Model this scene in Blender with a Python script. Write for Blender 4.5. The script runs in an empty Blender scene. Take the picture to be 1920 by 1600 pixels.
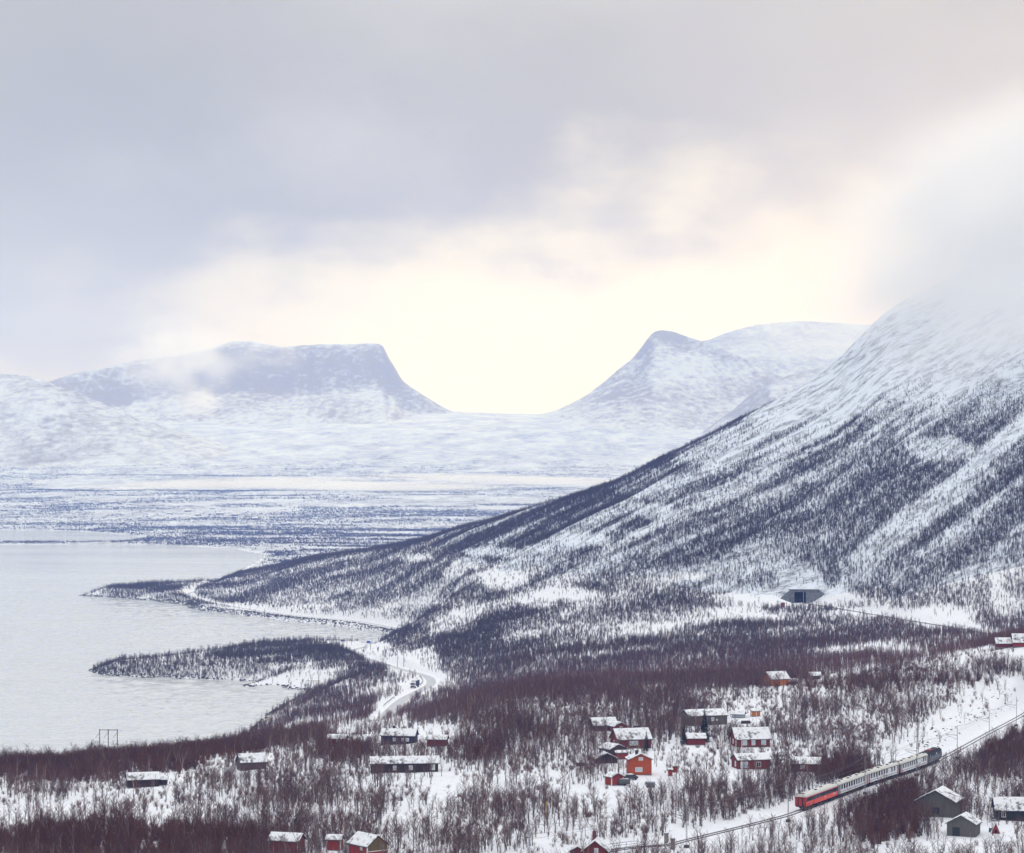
import bpy, math, random
import numpy as np
R = math.radians
S = bpy.context.scene
COL = S.collection
random.seed(7)

# ------------------------------------------------------------------ camera, sky, sun, exposure
F, HC, HY = 4560.0, 130.0, 897.0          # focal length in photo pixels, camera height over the lake, horizon row
cam = bpy.data.cameras.new('camera'); camera = bpy.data.objects.new('camera', cam); COL.objects.link(camera)
camera.location = (0, 0, HC); camera.rotation_euler = (R(90), 0, 0)
cam.sensor_fit = 'HORIZONTAL'; cam.sensor_width = 36.0; cam.lens = 36.0 * F / 1920.0
cam.shift_y = (HY - 800.0) / 1920.0
cam.clip_start = 1.0; cam.clip_end = 80000.0
S.camera = camera

SUN_EL, SUN_AZ = R(8.0), R(16.0)            # low sun behind the cloud, ahead of the camera
world = bpy.data.worlds.new('World'); S.world = world; world.use_nodes = True
def build_world():
    nt = world.node_tree; nt.nodes.clear()
    N = nt.nodes.new; L = nt.links.new
    def math_(op, a, b=None, c=None, clamp=False):
        n = N('ShaderNodeMath'); n.operation = op; n.use_clamp = clamp
        for k, v in enumerate((a, b, c)):
            if v is None: continue
            if isinstance(v, (int, float)): n.inputs[k].default_value = v
            else: L(v, n.inputs[k])
        return n.outputs[0]
    def smooth(x, lo, hi):
        n = N('ShaderNodeMapRange'); n.interpolation_type = 'SMOOTHSTEP'
        L(x, n.inputs['Value']); n.inputs['From Min'].default_value = lo; n.inputs['From Max'].default_value = hi
        return n.outputs['Result']
    def noise(vec, scale, detail, rough=.5):
        n = N('ShaderNodeTexNoise'); L(vec, n.inputs['Vector'])
        n.inputs['Scale'].default_value = scale; n.inputs['Detail'].default_value = detail; n.inputs['Roughness'].default_value = rough
        return n.outputs['Fac']
    def mixc(f, a, b):
        n = N('ShaderNodeMix'); n.data_type = 'RGBA'
        if isinstance(f, (int, float)): n.inputs[0].default_value = f
        else: L(f, n.inputs[0])
        for k, v in ((6, a), (7, b)):
            if isinstance(v, tuple): n.inputs[k].default_value = (*v, 1)
            else: L(v, n.inputs[k])
        return n.outputs[2]
    tc = N('ShaderNodeTexCoord'); d = tc.outputs['Generated']
    sx = N('ShaderNodeSeparateXYZ'); L(d, sx.inputs[0])
    el = math_('ARCSINE', sx.outputs['Z']); az = math_('ARCTAN2', sx.outputs['X'], sx.outputs['Y'])
    mp = N('ShaderNodeMapping'); mp.inputs['Scale'].default_value = (1.0, 1.0, 1.9); L(d, mp.inputs[0])
    v = mp.outputs[0]
    n1 = noise(v, 7.0, 5, .52); n2 = noise(v, 15.0, 6, .55); n3 = noise(v, 3.2, 3, .5)
    # the cloud deck's ragged lower edge: higher towards the mountain side, lower over the lake
    edge = math_('MULTIPLY_ADD', az, .17, .098)
    q = math_('SUBTRACT', el, edge)
    q = math_('ADD', q, math_('MULTIPLY_ADD', n1, .13, -.065))
    q = math_('ADD', q, math_('MULTIPLY_ADD', n2, .08, -.04))
    deck = smooth(q, -.034, .030)
    base = mixc(smooth(n3, .30, .72), (.385, .373, .330), (.51, .494, .446))
    base = mixc(math_('MULTIPLY', smooth(n1, .45, .78), .55), base, (.58, .575, .565))
    base = mixc(smooth(el, .22, .7), base, (.415, .42, .445))
    # an overcast sky brightens towards the zenith
    zen = math_('MULTIPLY_ADD', smooth(el, .20, .95), 1.9, 1.0)
    zen = math_('MULTIPLY', zen, math_('MULTIPLY_ADD', smooth(q, .01, .14), .13, .90))   # the cloud's underside is its darkest part
    sc = N('ShaderNodeVectorMath'); sc.operation = 'SCALE'; L(base, sc.inputs[0]); L(zen, sc.inputs['Scale'])
    g = math_('POWER', 2.718, math_('MULTIPLY', math_('POWER', math_('DIVIDE', math_('SUBTRACT', az, -.01), .22), 2.0), -1.0))
    open_ = mixc(smooth(n2, .35, .75), (.90, .845, .68), (1.02, .965, .80))
    open_ = mixc(math_('MULTIPLY', smooth(n1, .50, .85), .5), open_, (.76, .73, .62))
    f = math_('MULTIPLY', math_('SUBTRACT', 1.0, deck), g)
    col = mixc(f, sc.outputs[0], open_)
    col = mixc(smooth(el, .0, -.05), col, (.5, .52, .56))
    sky = N('ShaderNodeTexSky'); sky.sky_type = 'NISHITA'; sky.sun_disc = False
    sky.sun_elevation = SUN_EL; sky.sun_rotation = SUN_AZ
    b1 = N('ShaderNodeBackground'); L(sky.outputs[0], b1.inputs[0]); b1.inputs[1].default_value = .10
    b2 = N('ShaderNodeBackground'); L(col, b2.inputs[0]); b2.inputs[1].default_value = 1.0
    ms = N('ShaderNodeMixShader'); ms.inputs[0].default_value = .93
    L(b1.outputs[0], ms.inputs[1]); L(b2.outputs[0], ms.inputs[2])
    out = N('ShaderNodeOutputWorld'); L(ms.outputs[0], out.inputs[0])
    world.cycles.sampling_method = 'MANUAL'; world.cycles.sample_map_resolution = 1024
build_world()
sl = bpy.data.lights.new('sun', 'SUN'); sl.energy = 1.5; sl.angle = R(12); sl.color = (1.0, .90, .76)
sun = bpy.data.objects.new('sun', sl); COL.objects.link(sun)
sun.rotation_euler = (R(90) - SUN_EL, 0, math.pi - SUN_AZ)      # light travels towards the camera, from behind the far saddle
S.view_settings.view_transform = 'Standard'; S.view_settings.look = 'None'
S.view_settings.gamma = 1.0; S.view_settings.exposure = 0.2; S.view_settings.use_curve_mapping = False
S.cycles.max_bounces = 8; S.cycles.diffuse_bounces = 3; S.cycles.glossy_bounces = 3; S.cycles.volume_bounces = 6
S.cycles.use_denoising = True

# ------------------------------------------------------------------ helpers
def vnoise(x, y, seed=0):
    xi = np.floor(x).astype(np.int64); yi = np.floor(y).astype(np.int64)
    fx = x - xi; fy = y - yi
    fx = fx*fx*fx*(fx*(fx*6-15)+10); fy = fy*fy*fy*(fy*(fy*6-15)+10)
    def h(a, b):
        n = (a*374761393 + b*668265263 + seed*1274126177) & 0xffffffff
        n = ((n ^ (n >> 13))*1274126177) & 0xffffffff
        n = (n ^ (n >> 16)) & 0xffff
        return n/65535.0
    a = h(xi, yi); b = h(xi+1, yi); c = h(xi, yi+1); e = h(xi+1, yi+1)
    return (a*(1-fx)+b*fx)*(1-fy) + (c*(1-fx)+e*fx)*fy
def fbm(x, y, oct_=4, seed=0, gain=.5):
    s = 0; a = 1; t = 0
    for k in range(oct_):
        s = s + a*(vnoise(x*2**k + 17.3*k, y*2**k - 9.1*k, seed+k) - .5)*2; t += a; a *= gain
    return s/t
def smst(x, lo, hi):
    t = np.clip((x-lo)/(hi-lo), 0, 1); return t*t*(3-2*t)
def proj(x, y, z): return 960 + F*x/y, HY + F*(HC - z)/y
def plane_pt(px, py, z=0.0):
    D = F*(HC - z)/(py - HY); return (px-960)*D/F, D
def seg_dist(x, y, pts, closed=False):
    """distance to a polyline and the interpolated parameter along it"""
    best = np.full(x.shape, 1e18); par = np.zeros(x.shape)
    n = len(pts)
    for i in range(n if closed else n-1):
        ax, ay = pts[i][:2]; bx, by = pts[(i+1) % n][:2]
        dx, dy = bx-ax, by-ay; L2 = dx*dx+dy*dy+1e-9
        t = np.clip(((x-ax)*dx + (y-ay)*dy)/L2, 0, 1)
        d2 = (x-ax-t*dx)**2 + (y-ay-t*dy)**2
        m = d2 < best
        best = np.where(m, d2, best); par = np.where(m, i+t, par)
    return np.sqrt(best), par
def inside(x, y, pts):
    r = np.zeros(x.shape, bool); n = len(pts)
    for i in range(n):
        ax, ay = pts[i]; bx, by = pts[(i+1) % n]
        if ay == by: continue
        c = ((ay > y) != (by > y)) & (x < (bx-ax)*(y-ay)/(by-ay) + ax)
        r ^= c
    return r
def catmull(pts, n=6):
    out = []
    P = [pts[0]] + list(pts) + [pts[-1]]
    for i in range(1, len(P)-2):
        p0, p1, p2, p3 = (np.array(P[k], float) for k in (i-1, i, i+1, i+2))
        for k in range(n):
            t = k/n
            out.append(tuple(.5*((2*p1) + (-p0+p2)*t + (2*p0-5*p1+4*p2-p3)*t*t + (-p0+3*p1-3*p2+p3)*t**3)))
    out.append(tuple(pts[-1])); return out

class MB:
    """collects simple shapes, builds one mesh object"""
    def __init__(s): s.v = []; s.f = []; s.m = []
    def add(s, vs, fs, mi=0):
        o = len(s.v); s.v += [tuple(p) for p in vs]; s.f += [tuple(i+o for i in f) for f in fs]; s.m += [mi]*len(fs); return s
    def box(s, c, d, rz=0.0, mi=0):
        cx, cy, cz = c; hx, hy, hz = d[0]/2, d[1]/2, d[2]/2; ca, sa = math.cos(rz), math.sin(rz)
        vs = []
        for z in (-hz, hz):
            for x, y in ((-hx,-hy),(hx,-hy),(hx,hy),(-hx,hy)):
                vs.append((cx+x*ca-y*sa, cy+x*sa+y*ca, cz+z))
        return s.add(vs, [(3,2,1,0),(4,5,6,7),(0,1,5,4),(1,2,6,5),(2,3,7,6),(3,0,4,7)], mi)
    def tube(s, p, q, r0, r1=None, n=6, mi=0, caps=True):
        r1 = r0 if r1 is None else r1
        p = np.array(p, float); q = np.array(q, float); d = q-p; d /= np.linalg.norm(d)+1e-9
        a = np.cross(d, (0,0,1) if abs(d[2]) < .9 else (1,0,0)); a /= np.linalg.norm(a); b = np.cross(d, a)
        vs = []
        for c, r in ((p, r0), (q, r1)):
            for k in range(n):
                t = 2*math.pi*k/n; vs.append(c + r*(math.cos(t)*a + math.sin(t)*b))
        fs = [(k, (k+1) % n, n+(k+1) % n, n+k) for k in range(n)]
        if caps: fs += [tuple(range(n-1,-1,-1)), tuple(range(n, 2*n))]
        return s.add(vs, fs, mi)
    def path(s, pts, r, n=4, mi=0):
        for i in range(len(pts)-1): s.tube(pts[i], pts[i+1], r, r, n, mi, caps=False)
        return s
    def prism(s, prof, x0, x1, mi=0):
        """profile (y,z) counter-clockwise seen from +x, extruded along x"""
        n = len(prof)
        vs = [(x0, y, z) for y, z in prof] + [(x1, y, z) for y, z in prof]
        fs = [(k, (k+1) % n, n+(k+1) % n, n+k) for k in range(n)] + [tuple(range(n-1,-1,-1)), tuple(range(n, 2*n))]
        return s.add(vs, [f[::-1] for f in fs], mi)
    def mesh(s, name, mats):
        me = bpy.data.meshes.new(name); me.from_pydata(s.v, [], s.f)
        for m in (mats if isinstance(mats, (list, tuple)) else [mats]): me.materials.append(m)
        if any(s.m): me.polygons.foreach_set('material_index', s.m)
        me.update(); return me
    def build(s, name, mats, parent=None, smooth=False):
        me = s.mesh(name, mats); o = bpy.data.objects.new(name, me); COL.objects.link(o)
        if smooth: me.shade_smooth()
        if parent: o.parent = parent
        return o
def thing(name, label, cat, loc=(0,0,0), rz=0.0, group=None):
    o = bpy.data.objects.new(name, None); COL.objects.link(o); o.empty_display_size = .5
    o.location = loc; o.rotation_euler = (0,0,rz); return tag(o, label, cat, group)
def tag(o, label, cat, group=None):
    o['label'] = label; o['category'] = cat
    if group: o['group'] = group
    return o
def struct(o, kind='structure', label=None):
    o['kind'] = kind
    if label: o['label'] = label
    return o
def copy_tree(o, parent=None):
    c = o.copy(); COL.objects.link(c)
    if parent: c.parent = parent
    for ch in list(o.children): copy_tree(ch, c)
    return c
def grid_mesh(name, X, Y, Z, mat):
    n, m = X.shape
    co = np.stack([X, Y, Z], -1).reshape(-1, 3)
    i = np.arange(n*m).reshape(n, m)
    q = np.stack([i[:-1,:-1], i[:-1,1:], i[1:,1:], i[1:,:-1]], -1).reshape(-1, 4)
    me = bpy.data.meshes.new(name)
    me.vertices.add(len(co)); me.vertices.foreach_set('co', co.ravel())
    me.loops.add(q.size); me.loops.foreach_set('vertex_index', q.ravel().astype(np.int32))
    me.polygons.add(len(q)); me.polygons.foreach_set('loop_start', np.arange(0, q.size, 4, dtype=np.int32))
    me.update(calc_edges=True); me.validate()
    me.materials.append(mat); me.shade_smooth()
    o = bpy.data.objects.new(name, me); COL.objects.link(o); return o

# ------------------------------------------------------------------ materials
class NT:
    def __init__(s, name):
        s.mat = bpy.data.materials.new(name); s.mat.use_nodes = True; s.nt = s.mat.node_tree
        s.b = s.nt.nodes['Principled BSDF']; s.b.inputs['Specular IOR Level'].default_value = .2
    def n(s, t, **kw):
        x = s.nt.nodes.new(t)
        for k, v in kw.items(): setattr(x, k, v)
        return x
    def l(s, a, b): s.nt.links.new(a, b)
    def noise(s, scale, detail=4, rough=.55, vec=None, mapscale=None, rot=None, stretch=None):
        if vec is None:
            vec = s.n('ShaderNodeTexCoord').outputs['Object']
        if mapscale or rot:
            m = s.n('ShaderNodeMapping'); s.l(vec, m.inputs[0])
            if mapscale: m.inputs['Scale'].default_value = mapscale
            if rot: m.inputs['Rotation'].default_value = rot
            vec = m.outputs[0]
        if stretch:      # (rotation, scale): features drawn out along turned axes
            m = s.n('ShaderNodeMapping', vector_type='TEXTURE'); s.l(vec, m.inputs[0])
            m.inputs['Rotation'].default_value = stretch[0]; m.inputs['Scale'].default_value = stretch[1]; vec = m.outputs[0]
        t = s.n('ShaderNodeTexNoise'); s.l(vec, t.inputs['Vector'])
        t.inputs['Scale'].default_value = scale; t.inputs['Detail'].default_value = detail; t.inputs['Roughness'].default_value = rough
        return t.outputs['Fac']
    def ramp(s, f, stops):
        r = s.n('ShaderNodeValToRGB'); s.l(f, r.inputs[0]); e = r.color_ramp.elements
        while len(e) < len(stops): e.new(.5)
        for k, (p, c) in enumerate(stops): e[k].position = p; e[k].color = (*c, 1) if isinstance(c, tuple) else (c, c, c, 1)
        return r.outputs['Color']
    def mix(s, f, a, b):
        m = s.n('ShaderNodeMix', data_type='RGBA')
        if isinstance(f, (int, float)): m.inputs[0].default_value = f
        else: s.l(f, m.inputs[0])
        for k, v in ((6, a), (7, b)):
            if isinstance(v, tuple): m.inputs[k].default_value = (*v, 1)
            else: s.l(v, m.inputs[k])
        return m.outputs[2]
    def math(s, op, a, b):
        m = s.n('ShaderNodeMath', operation=op, use_clamp=True)
        for k, v in ((0, a), (1, b)):
            if isinstance(v, (int, float)): m.inputs[k].default_value = v
            else: s.l(v, m.inputs[k])
        return m.outputs[0]
    def bump(s, h, strength, dist):
        b = s.n('ShaderNodeBump'); b.inputs['Strength'].default_value = strength; b.inputs['Distance'].default_value = dist
        s.l(h, b.inputs['Height']); s.l(b.outputs[0], s.b.inputs['Normal'])
    def col(s, c):
        if isinstance(c, tuple): s.b.inputs['Base Color'].default_value = (*c, 1)
        else: s.l(c, s.b.inputs['Base Color'])
    def rough(s, r): s.b.inputs['Roughness'].default_value = r; return s.mat
def plain(name, c, rough=.7, var=.25, scale=3.0, metal=0.0):
    t = NT(name); f = t.noise(scale, 3)
    t.col(t.ramp(f, [(.3, tuple(k*(1-var) for k in c)), (.7, tuple(min(1, k*(1+var)) for k in c))]))
    t.b.inputs['Metallic'].default_value = metal
    return t.rough(rough)
def planks(name, c, pitch=.22, var=.35):
    """painted boards: narrow vertical grooves and weathering"""
    t = NT(name)
    tc = t.n('ShaderNodeTexCoord').outputs['Object']
    sx = t.n('ShaderNodeSeparateXYZ'); t.l(tc, sx.inputs[0])
    sm = t.math('ADD', sx.outputs[0], sx.outputs[1]); sm.node.use_clamp = False
    mo = t.n('ShaderNodeMath', operation='MULTIPLY'); t.l(sm, mo.inputs[0]); mo.inputs[1].default_value = 1/pitch
    fr = t.n('ShaderNodeMath', operation='FRACT'); t.l(mo.outputs[0], fr.inputs[0])
    fl = t.n('ShaderNodeMath', operation='FLOOR'); t.l(mo.outputs[0], fl.inputs[0])
    wn = t.n('ShaderNodeTexWhiteNoise', noise_dimensions='1D'); t.l(fl.outputs[0], wn.inputs['W'])
    n = t.noise(1.1, 4, .6, mapscale=(2.5, 2.5, .6))
    a = t.mix(n, tuple(k*(1-var) for k in c), tuple(min(1, k*(1+var)) for k in c))
    b = t.mix(t.math('MULTIPLY', wn.outputs[0], .35), a, tuple(k*.7 for k in c))
    gr = t.ramp(fr.outputs[0], [(0.0, 0.0), (.10, 1.0)])
    t.col(b); t.bump(gr, .6, .03)
    return t.rough(.75)
def m_snow_ground():
    t = NT('snow_ground')
    a = t.noise(.035, 5, .6); b = t.noise(.55, 4, .65)
    c = t.mix(a, (.80, .83, .885), (.87, .885, .92))
    # heath, stones and stalks that the thin snow leaves bare
    f = t.ramp(b, [(.61, 0.0), (.70, 1.0)])
    g = t.ramp(a, [(.38, 0.0), (.62, 1.0)])
    c = t.mix(t.math('MULTIPLY', t.math('MULTIPLY', f, g), .75), c, (.11, .085, .085))
    t.col(c); t.bump(b, .5, .5)
    return t.rough(.85)
def m_snow_slope():
    """steeper mountain side: wind-packed snow with boulders and heath in streaks across the slope"""
    t = NT('snow_slope')
    tc = t.n('ShaderNodeTexCoord').outputs['Object']
    a = t.noise(.012, 5, .6, tc, stretch=((0, 0, R(50)), (3.5, 1.0, 1.0)))
    b = t.noise(.085, 6, .70, tc, stretch=((0, 0, R(50)), (3.6, 1.0, 1.0)))
    k = t.noise(.30, 4, .7)
    c = t.mix(a, (.70, .775, .88), (.80, .85, .92))  # snow painted bluish, the tint of its sky-lit shade
    f = t.ramp(b, [(.47, 0.0), (.60, 1.0)]); g = t.ramp(k, [(.38, .25), (.60, 1.0)])
    c = t.mix(t.math('MULTIPLY', t.math('MULTIPLY', f, g), .85), c, (.10, .095, .105))
    t.col(c); t.bump(b, .7, 4.0)
    return t.rough(.85)
def m_far_plain():
    t = NT('far_heath')
    tc = t.n('ShaderNodeTexCoord').outputs['Object']
    a = t.noise(.0011, 6, .62, tc, (1.0, .7, 1.0)); b = t.noise(.006, 7, .72, tc, (1.25, .55, 1.0)); k = t.noise(.03, 3, .7, tc)
    c = t.mix(a, (.72, .785, .89), (.82, .855, .91))
    y = t.n('ShaderNodeSeparateXYZ'); t.l(tc, y.inputs[0])
    low = t.n('ShaderNodeMapRange'); t.l(y.outputs[2], low.inputs[0])
    for s_, v_ in (('From Min', 0.0), ('From Max', 420.0), ('To Min', .07), ('To Max', -.02)): low.inputs[s_].default_value = v_
    s_ = t.n('ShaderNodeMath', operation='ADD'); t.l(b, s_.inputs[0]); t.l(low.outputs[0], s_.inputs[1])
    f = t.ramp(s_.outputs[0], [(.40, 0.0), (.66, 1.0)])
    g = t.ramp(k, [(.36, .25), (.6, 1.0)])
    c = t.mix(t.math('MULTIPLY', t.math('MULTIPLY', f, g), .80), c, (.17, .165, .18))
    t.col(c); t.bump(b, .5, 8.0)
    return t.rough(.85)
def m_mountain(name, rock=(.20, .175, .155), lo=.52, hi=.64, ang=0.0):
    t = NT(name)
    tc = t.n('ShaderNodeTexCoord').outputs['Object']
    a = t.noise(.0022, 6, .62, tc, (1.0, .35, 2.4), (0, ang, 0)); b = t.noise(.030, 6, .74, tc, (.8, .25, 1.6), (0, ang, 0))
    ge = t.n('ShaderNodeNewGeometry'); sx = t.n('ShaderNodeSeparateXYZ'); t.l(ge.outputs['Normal'], sx.inputs[0])
    st = t.n('ShaderNodeMapRange'); t.l(sx.outputs[2], st.inputs[0])
    for s_, v_ in (('From Min', .95), ('From Max', .45), ('To Min', .0), ('To Max', .15)): st.inputs[s_].default_value = v_
    m = t.n('ShaderNodeMath', operation='MULTIPLY_ADD'); t.l(b, m.inputs[0]); m.inputs[1].default_value = .55
    h = t.n('ShaderNodeMath', operation='MULTIPLY'); t.l(a, h.inputs[0]); h.inputs[1].default_value = .45; t.l(h.outputs[0], m.inputs[2])
    s_ = t.n('ShaderNodeMath', operation='ADD'); t.l(m.outputs[0], s_.inputs[0]); t.l(st.outputs[0], s_.inputs[1])
    f = t.ramp(s_.outputs[0], [(lo, 0.0), (hi, 1.0)])
    c = t.mix(t.math('MULTIPLY', f, .88), (.78, .825, .89), rock)
    t.col(c); t.bump(m.outputs[0], .8, 30.0)
    return t.rough(.85)
def m_lake():
    t = NT('lake_water')
    tc = t.n('ShaderNodeTexCoord').outputs['Object']
    a = t.noise(.09, 4, .65, tc); b = t.noise(.0042, 4, .6, tc, (.30, 1.0, 1.0)); k = t.noise(.014, 5, .6, tc, (.22, 1.0, 1.0), (0, 0, R(5)))
    t.col(t.mix(b, (.64, .67, .685), (.74, .765, .775)))  # pale base colour carries part of the bright sky reflection
    s_ = t.n('ShaderNodeMath', operation='MULTIPLY_ADD'); t.l(k, s_.inputs[0]); s_.inputs[1].default_value = 2.2; t.l(a, s_.inputs[2])
    t.bump(s_.outputs[0], .9, 1.7)
    r = t.ramp(b, [(.35, .06), (.70, .13)]); t.l(r, t.b.inputs['Roughness'])
    t.b.inputs['Specular IOR Level'].default_value = .5; t.b.inputs['IOR'].default_value = 1.333
    return t.mat
def m_twig(name, cols, rough=.9):
    t = NT(name); oi = t.n('ShaderNodeObjectInfo')
    t.col(t.ramp(oi.outputs['Random'], [(k/(len(cols)-1), c) for k, c in enumerate(cols)]))
    t.b.inputs['Specular IOR Level'].default_value = .05
    return t.rough(rough)
M = {}
t = NT('roof_snow'); a_ = t.noise(.9, 5, .65); b_ = t.noise(.18, 2)
s_ = t.math('MULTIPLY', a_, t.ramp(b_, [(.3, .6), (.6, 1.0)])); t.col(t.ramp(s_, [(.29, (.14,.14,.15)), (.40, (.83,.85,.89))])); t.bump(a_, .4, .1); M['roofsnow'] = t.rough(.85)
M['snow'] = plain('snow', (.85, .87, .91), .85, .03, .8)
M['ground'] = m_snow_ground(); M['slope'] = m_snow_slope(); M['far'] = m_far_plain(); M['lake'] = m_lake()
M['mesa'] = m_mountain('mesa_rock_and_snow', (.42, .345, .20), .455, .58)
M['peak'] = m_mountain('peak_rock_and_snow', (.38, .315, .19), .465, .60, R(18))
M['hill'] = m_mountain('hill_snow', (.36, .31, .21), .445, .60)
M['bark'] = m_twig('birch_bark', [(.10, .08, .082), (.17, .14, .14), (.10, .078, .083), (.46, .43, .41)])
M['twig'] = m_twig('birch_twigs', [(.115, .066, .064), (.17, .088, .074), (.10, .066, .072), (.19, .095, .075)])
M['slopetwig'] = m_twig('mountain_birch_twigs', [(.085, .070, .075), (.115, .086, .084), (.070, .064, .074)])
M['redtwig'] = m_twig('willow_twigs', [(.13, .062, .050), (.17, .084, .062), (.11, .060, .052)])
M['needle'] = m_twig('spruce_needles', [(.022, .034, .026), (.032, .044, .030)])
M['rock'] = plain('rock', (.10, .10, .105), .8, .5, .9)
# ------------------------------------------------------------------ terrain heights (surveyed as profiles running away from the camera)
COLS = {
 -700: [(300,55),(500,50),(700,44),(850,25),(980,6),(1640,5),(2300,6),(2900,6),(4600,5)],
 0:    [(300,55),(450,51),(520,50),(650,47),(760,42),(860,25),(980,6),(1640,5),(2700,5),(4600,4)],
 250:  [(300,55),(450,51),(520,50),(650,47),(760,43),(860,27),(980,6),(1580,3),(1680,5),(2600,4),(2730,11),(2850,6),(4600,4)],
 450:  [(300,55),(520,50),(650,48),(740,47),(850,36),(1000,20),(1200,8),(1560,5),(1680,8),(2200,5),(2480,4),(2640,12),(2800,17),(2950,15),(3150,5),(3350,-8),(4600,-10)],
 600:  [(300,54),(520,50),(650,49),(750,49),(810,45),(950,25),(1150,14),(1350,8),(1560,10),(1690,13),(1900,5),(2160,4),(2320,16),(2600,36),(2800,44),(3050,22),(3300,-6),(4600,-10)],
 720:  [(300,54),(520,50),(650,50),(770,50),(900,35),(1050,25),(1150,21),(1300,17),(1450,14),(1650,10),(1800,6),(1990,4.5),(2120,14),(2300,32),(2500,48),(2700,57),(3000,28),(3350,-8),(4600,-10)],
 850:  [(300,53),(520,50),(650,50),(790,52),(880,47),(1000,35),(1200,22),(1350,18),(1450,20),(1600,25),(1800,32),(2000,45),(2300,69),(2500,81),(2900,50),(3450,-8),(4600,-10)],
 1000: [(300,52),(520,49),(650,50),(800,52),(900,51),(1000,44),(1150,32),(1300,26),(1500,30),(1700,42),(1900,61),(2100,82),(2400,104),(2900,70),(3600,10),(4600,2)],
 1150: [(300,51),(520,48),(650,50),(800,51),(930,51),(1050,43),(1200,32),(1400,32),(1600,50),(1800,75),(2000,97),(2350,126),(2900,92),(3800,20),(4600,5)],
 1280: [(300,50),(520,47),(650,49.5),(800,51),(930,51),(1050,43),(1200,35),(1400,36),(1550,45),(1620,51),(1800,92),(2000,123),(2400,162),(2900,142),(3800,50),(4600,10)],
 1400: [(300,49),(520,46),(600,48.5),(700,50),(800,51),(930,52),(1050,45),(1200,38),(1400,40),(1500,46),(1605,49),(1720,80),(1900,116),(2150,160),(2450,195),(2900,190),(3800,80),(4600,20)],
 1560: [(300,47),(520,45),(600,47),(700,49),(800,51),(920,54),(1050,48),(1200,42),(1400,43),(1520,48),(1620,54),(1750,95),(2000,152),(2300,208),(2600,255),(3000,258),(3800,150),(4600,60)],
 1650: [(300,46),(520,44),(600,46),(700,48.5),(800,51),(900,57),(1000,54),(1150,46),(1300,45),(1450,48),(1560,62),(1750,110),(2000,170),(2300,243),(2700,315),(3100,322),(3800,210),(4600,90)],
 1800: [(300,44),(520,43.5),(600,46.5),(700,48.3),(780,49.5),(850,53),(930,61),(1050,55),(1150,48),(1307,48),(1400,53),(1560,82),(1750,128),(2000,192),(2300,275),(2800,375),(3200,385),(3800,290),(4600,130)],
 1920: [(300,42),(480,42),(560,46),(640,46.5),(740,48),(844,49),(890,54),(950,64),(1000,66),(1100,58),(1250,50),(1320,49),(1400,56),(1550,95),(1700,135),(2000,215),(2300,302),(2900,430),(3300,450),(3800,380),(4600,180)],
 2600: [(300,42),(480,46),(700,50),(900,62),(1250,75),(1500,120),(2000,260),(2900,520),(3800,520),(4600,300)],
}
NL = 700; LG = np.linspace(math.log(300), math.log(4600), NL)
PXG = np.arange(-700, 2601, 10.0)
def _table(cols):
    ks = np.array(sorted(cols), float); T = []
    for k in sorted(cols):
        d, z = np.array(cols[k], float).T
        T.append(np.interp(LG, np.log(d), z))
    T = np.array(T)
    ker = np.exp(-.5*(np.arange(-16, 17)/6.0)**2); ker /= ker.sum()
    T = np.stack([np.convolve(np.pad(r, 16, 'edge'), ker, 'valid') for r in T])
    out = np.stack([np.interp(PXG, ks, T[:, j]) for j in range(NL)], 1)
    ker = np.exp(-.5*(np.arange(-6, 7)/2.2)**2); ker /= ker.sum()
    out = np.stack([np.convolve(np.pad(out[:, j], 6, 'edge'), ker, 'valid') for j in range(NL)], 1)
    return out
TAB = _table(COLS)
def base_h(px, D):
    a = np.clip((px+700)/10.0, 0, len(PXG)-1.001); b = np.clip((np.log(D)-LG[0])/(LG[1]-LG[0]), 0, NL-1.001)
    i = a.astype(int); j = b.astype(int); fa = a-i; fb = b-j
    return (TAB[i,j]*(1-fa)+TAB[i+1,j]*fa)*(1-fb) + (TAB[i,j+1]*(1-fa)+TAB[i+1,j+1]*fa)*fb

LAKE_PX = [(-1500,1520),(-600,1500),(200,1470),(400,1420),(455,1388),(495,1345),(555,1310),(592,1299),(560,1292),(520,1287),(492,1286),(470,1288),(455,1286),(478,1282),(484,1277),(450,1276),(380,1273),(300,1271),
 (230,1269),(195,1265),(168,1257),(192,1249),(260,1245),(400,1230),(520,1218),(600,1212),(650,1216),(690,1212),(725,1202),(742,1192),(735,1188),(700,1182),(640,1174),(560,1167),(480,1157),(400,1148),(362,1142),(345,1133),
 (300,1128),(200,1119.5),(151,1117),(182,1113),(240,1109),(330,1108),(352,1109),(385,1105),(396,1098),(420,1085),(450,1070),(480,1055),(498,1041),(440,1029),(360,1025.5),(300,1022.5),(222,1020.5),(100,1021.5),(-600,1022.5),
 (-600,1018),(100,1017.5),(205,1017),(232,1014.5),(262,1008),(215,1001),(130,995.5),(0,994),(-600,991),(-1500,990)]
LAKE = [plane_pt(*p) for p in LAKE_PX]
TRACK = [(-60,470),(-12,500),(23.5,535.7),(34,541.9),(39.8,549.9),(61.2,581.5),(70.8,598),(95,648),(120.2,697.6),(153.5,782),(177.7,844),(208,930),(232,1010),(256,1120),(262,1200),(246,1307),(228,1400),(204,1530),(190.5,1600)]
TRACK = catmull([(a,b,0) for a,b in TRACK], 8); TRACK = [(p[0],p[1]) for p in TRACK]
TRACK_Z = 48.0
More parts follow.
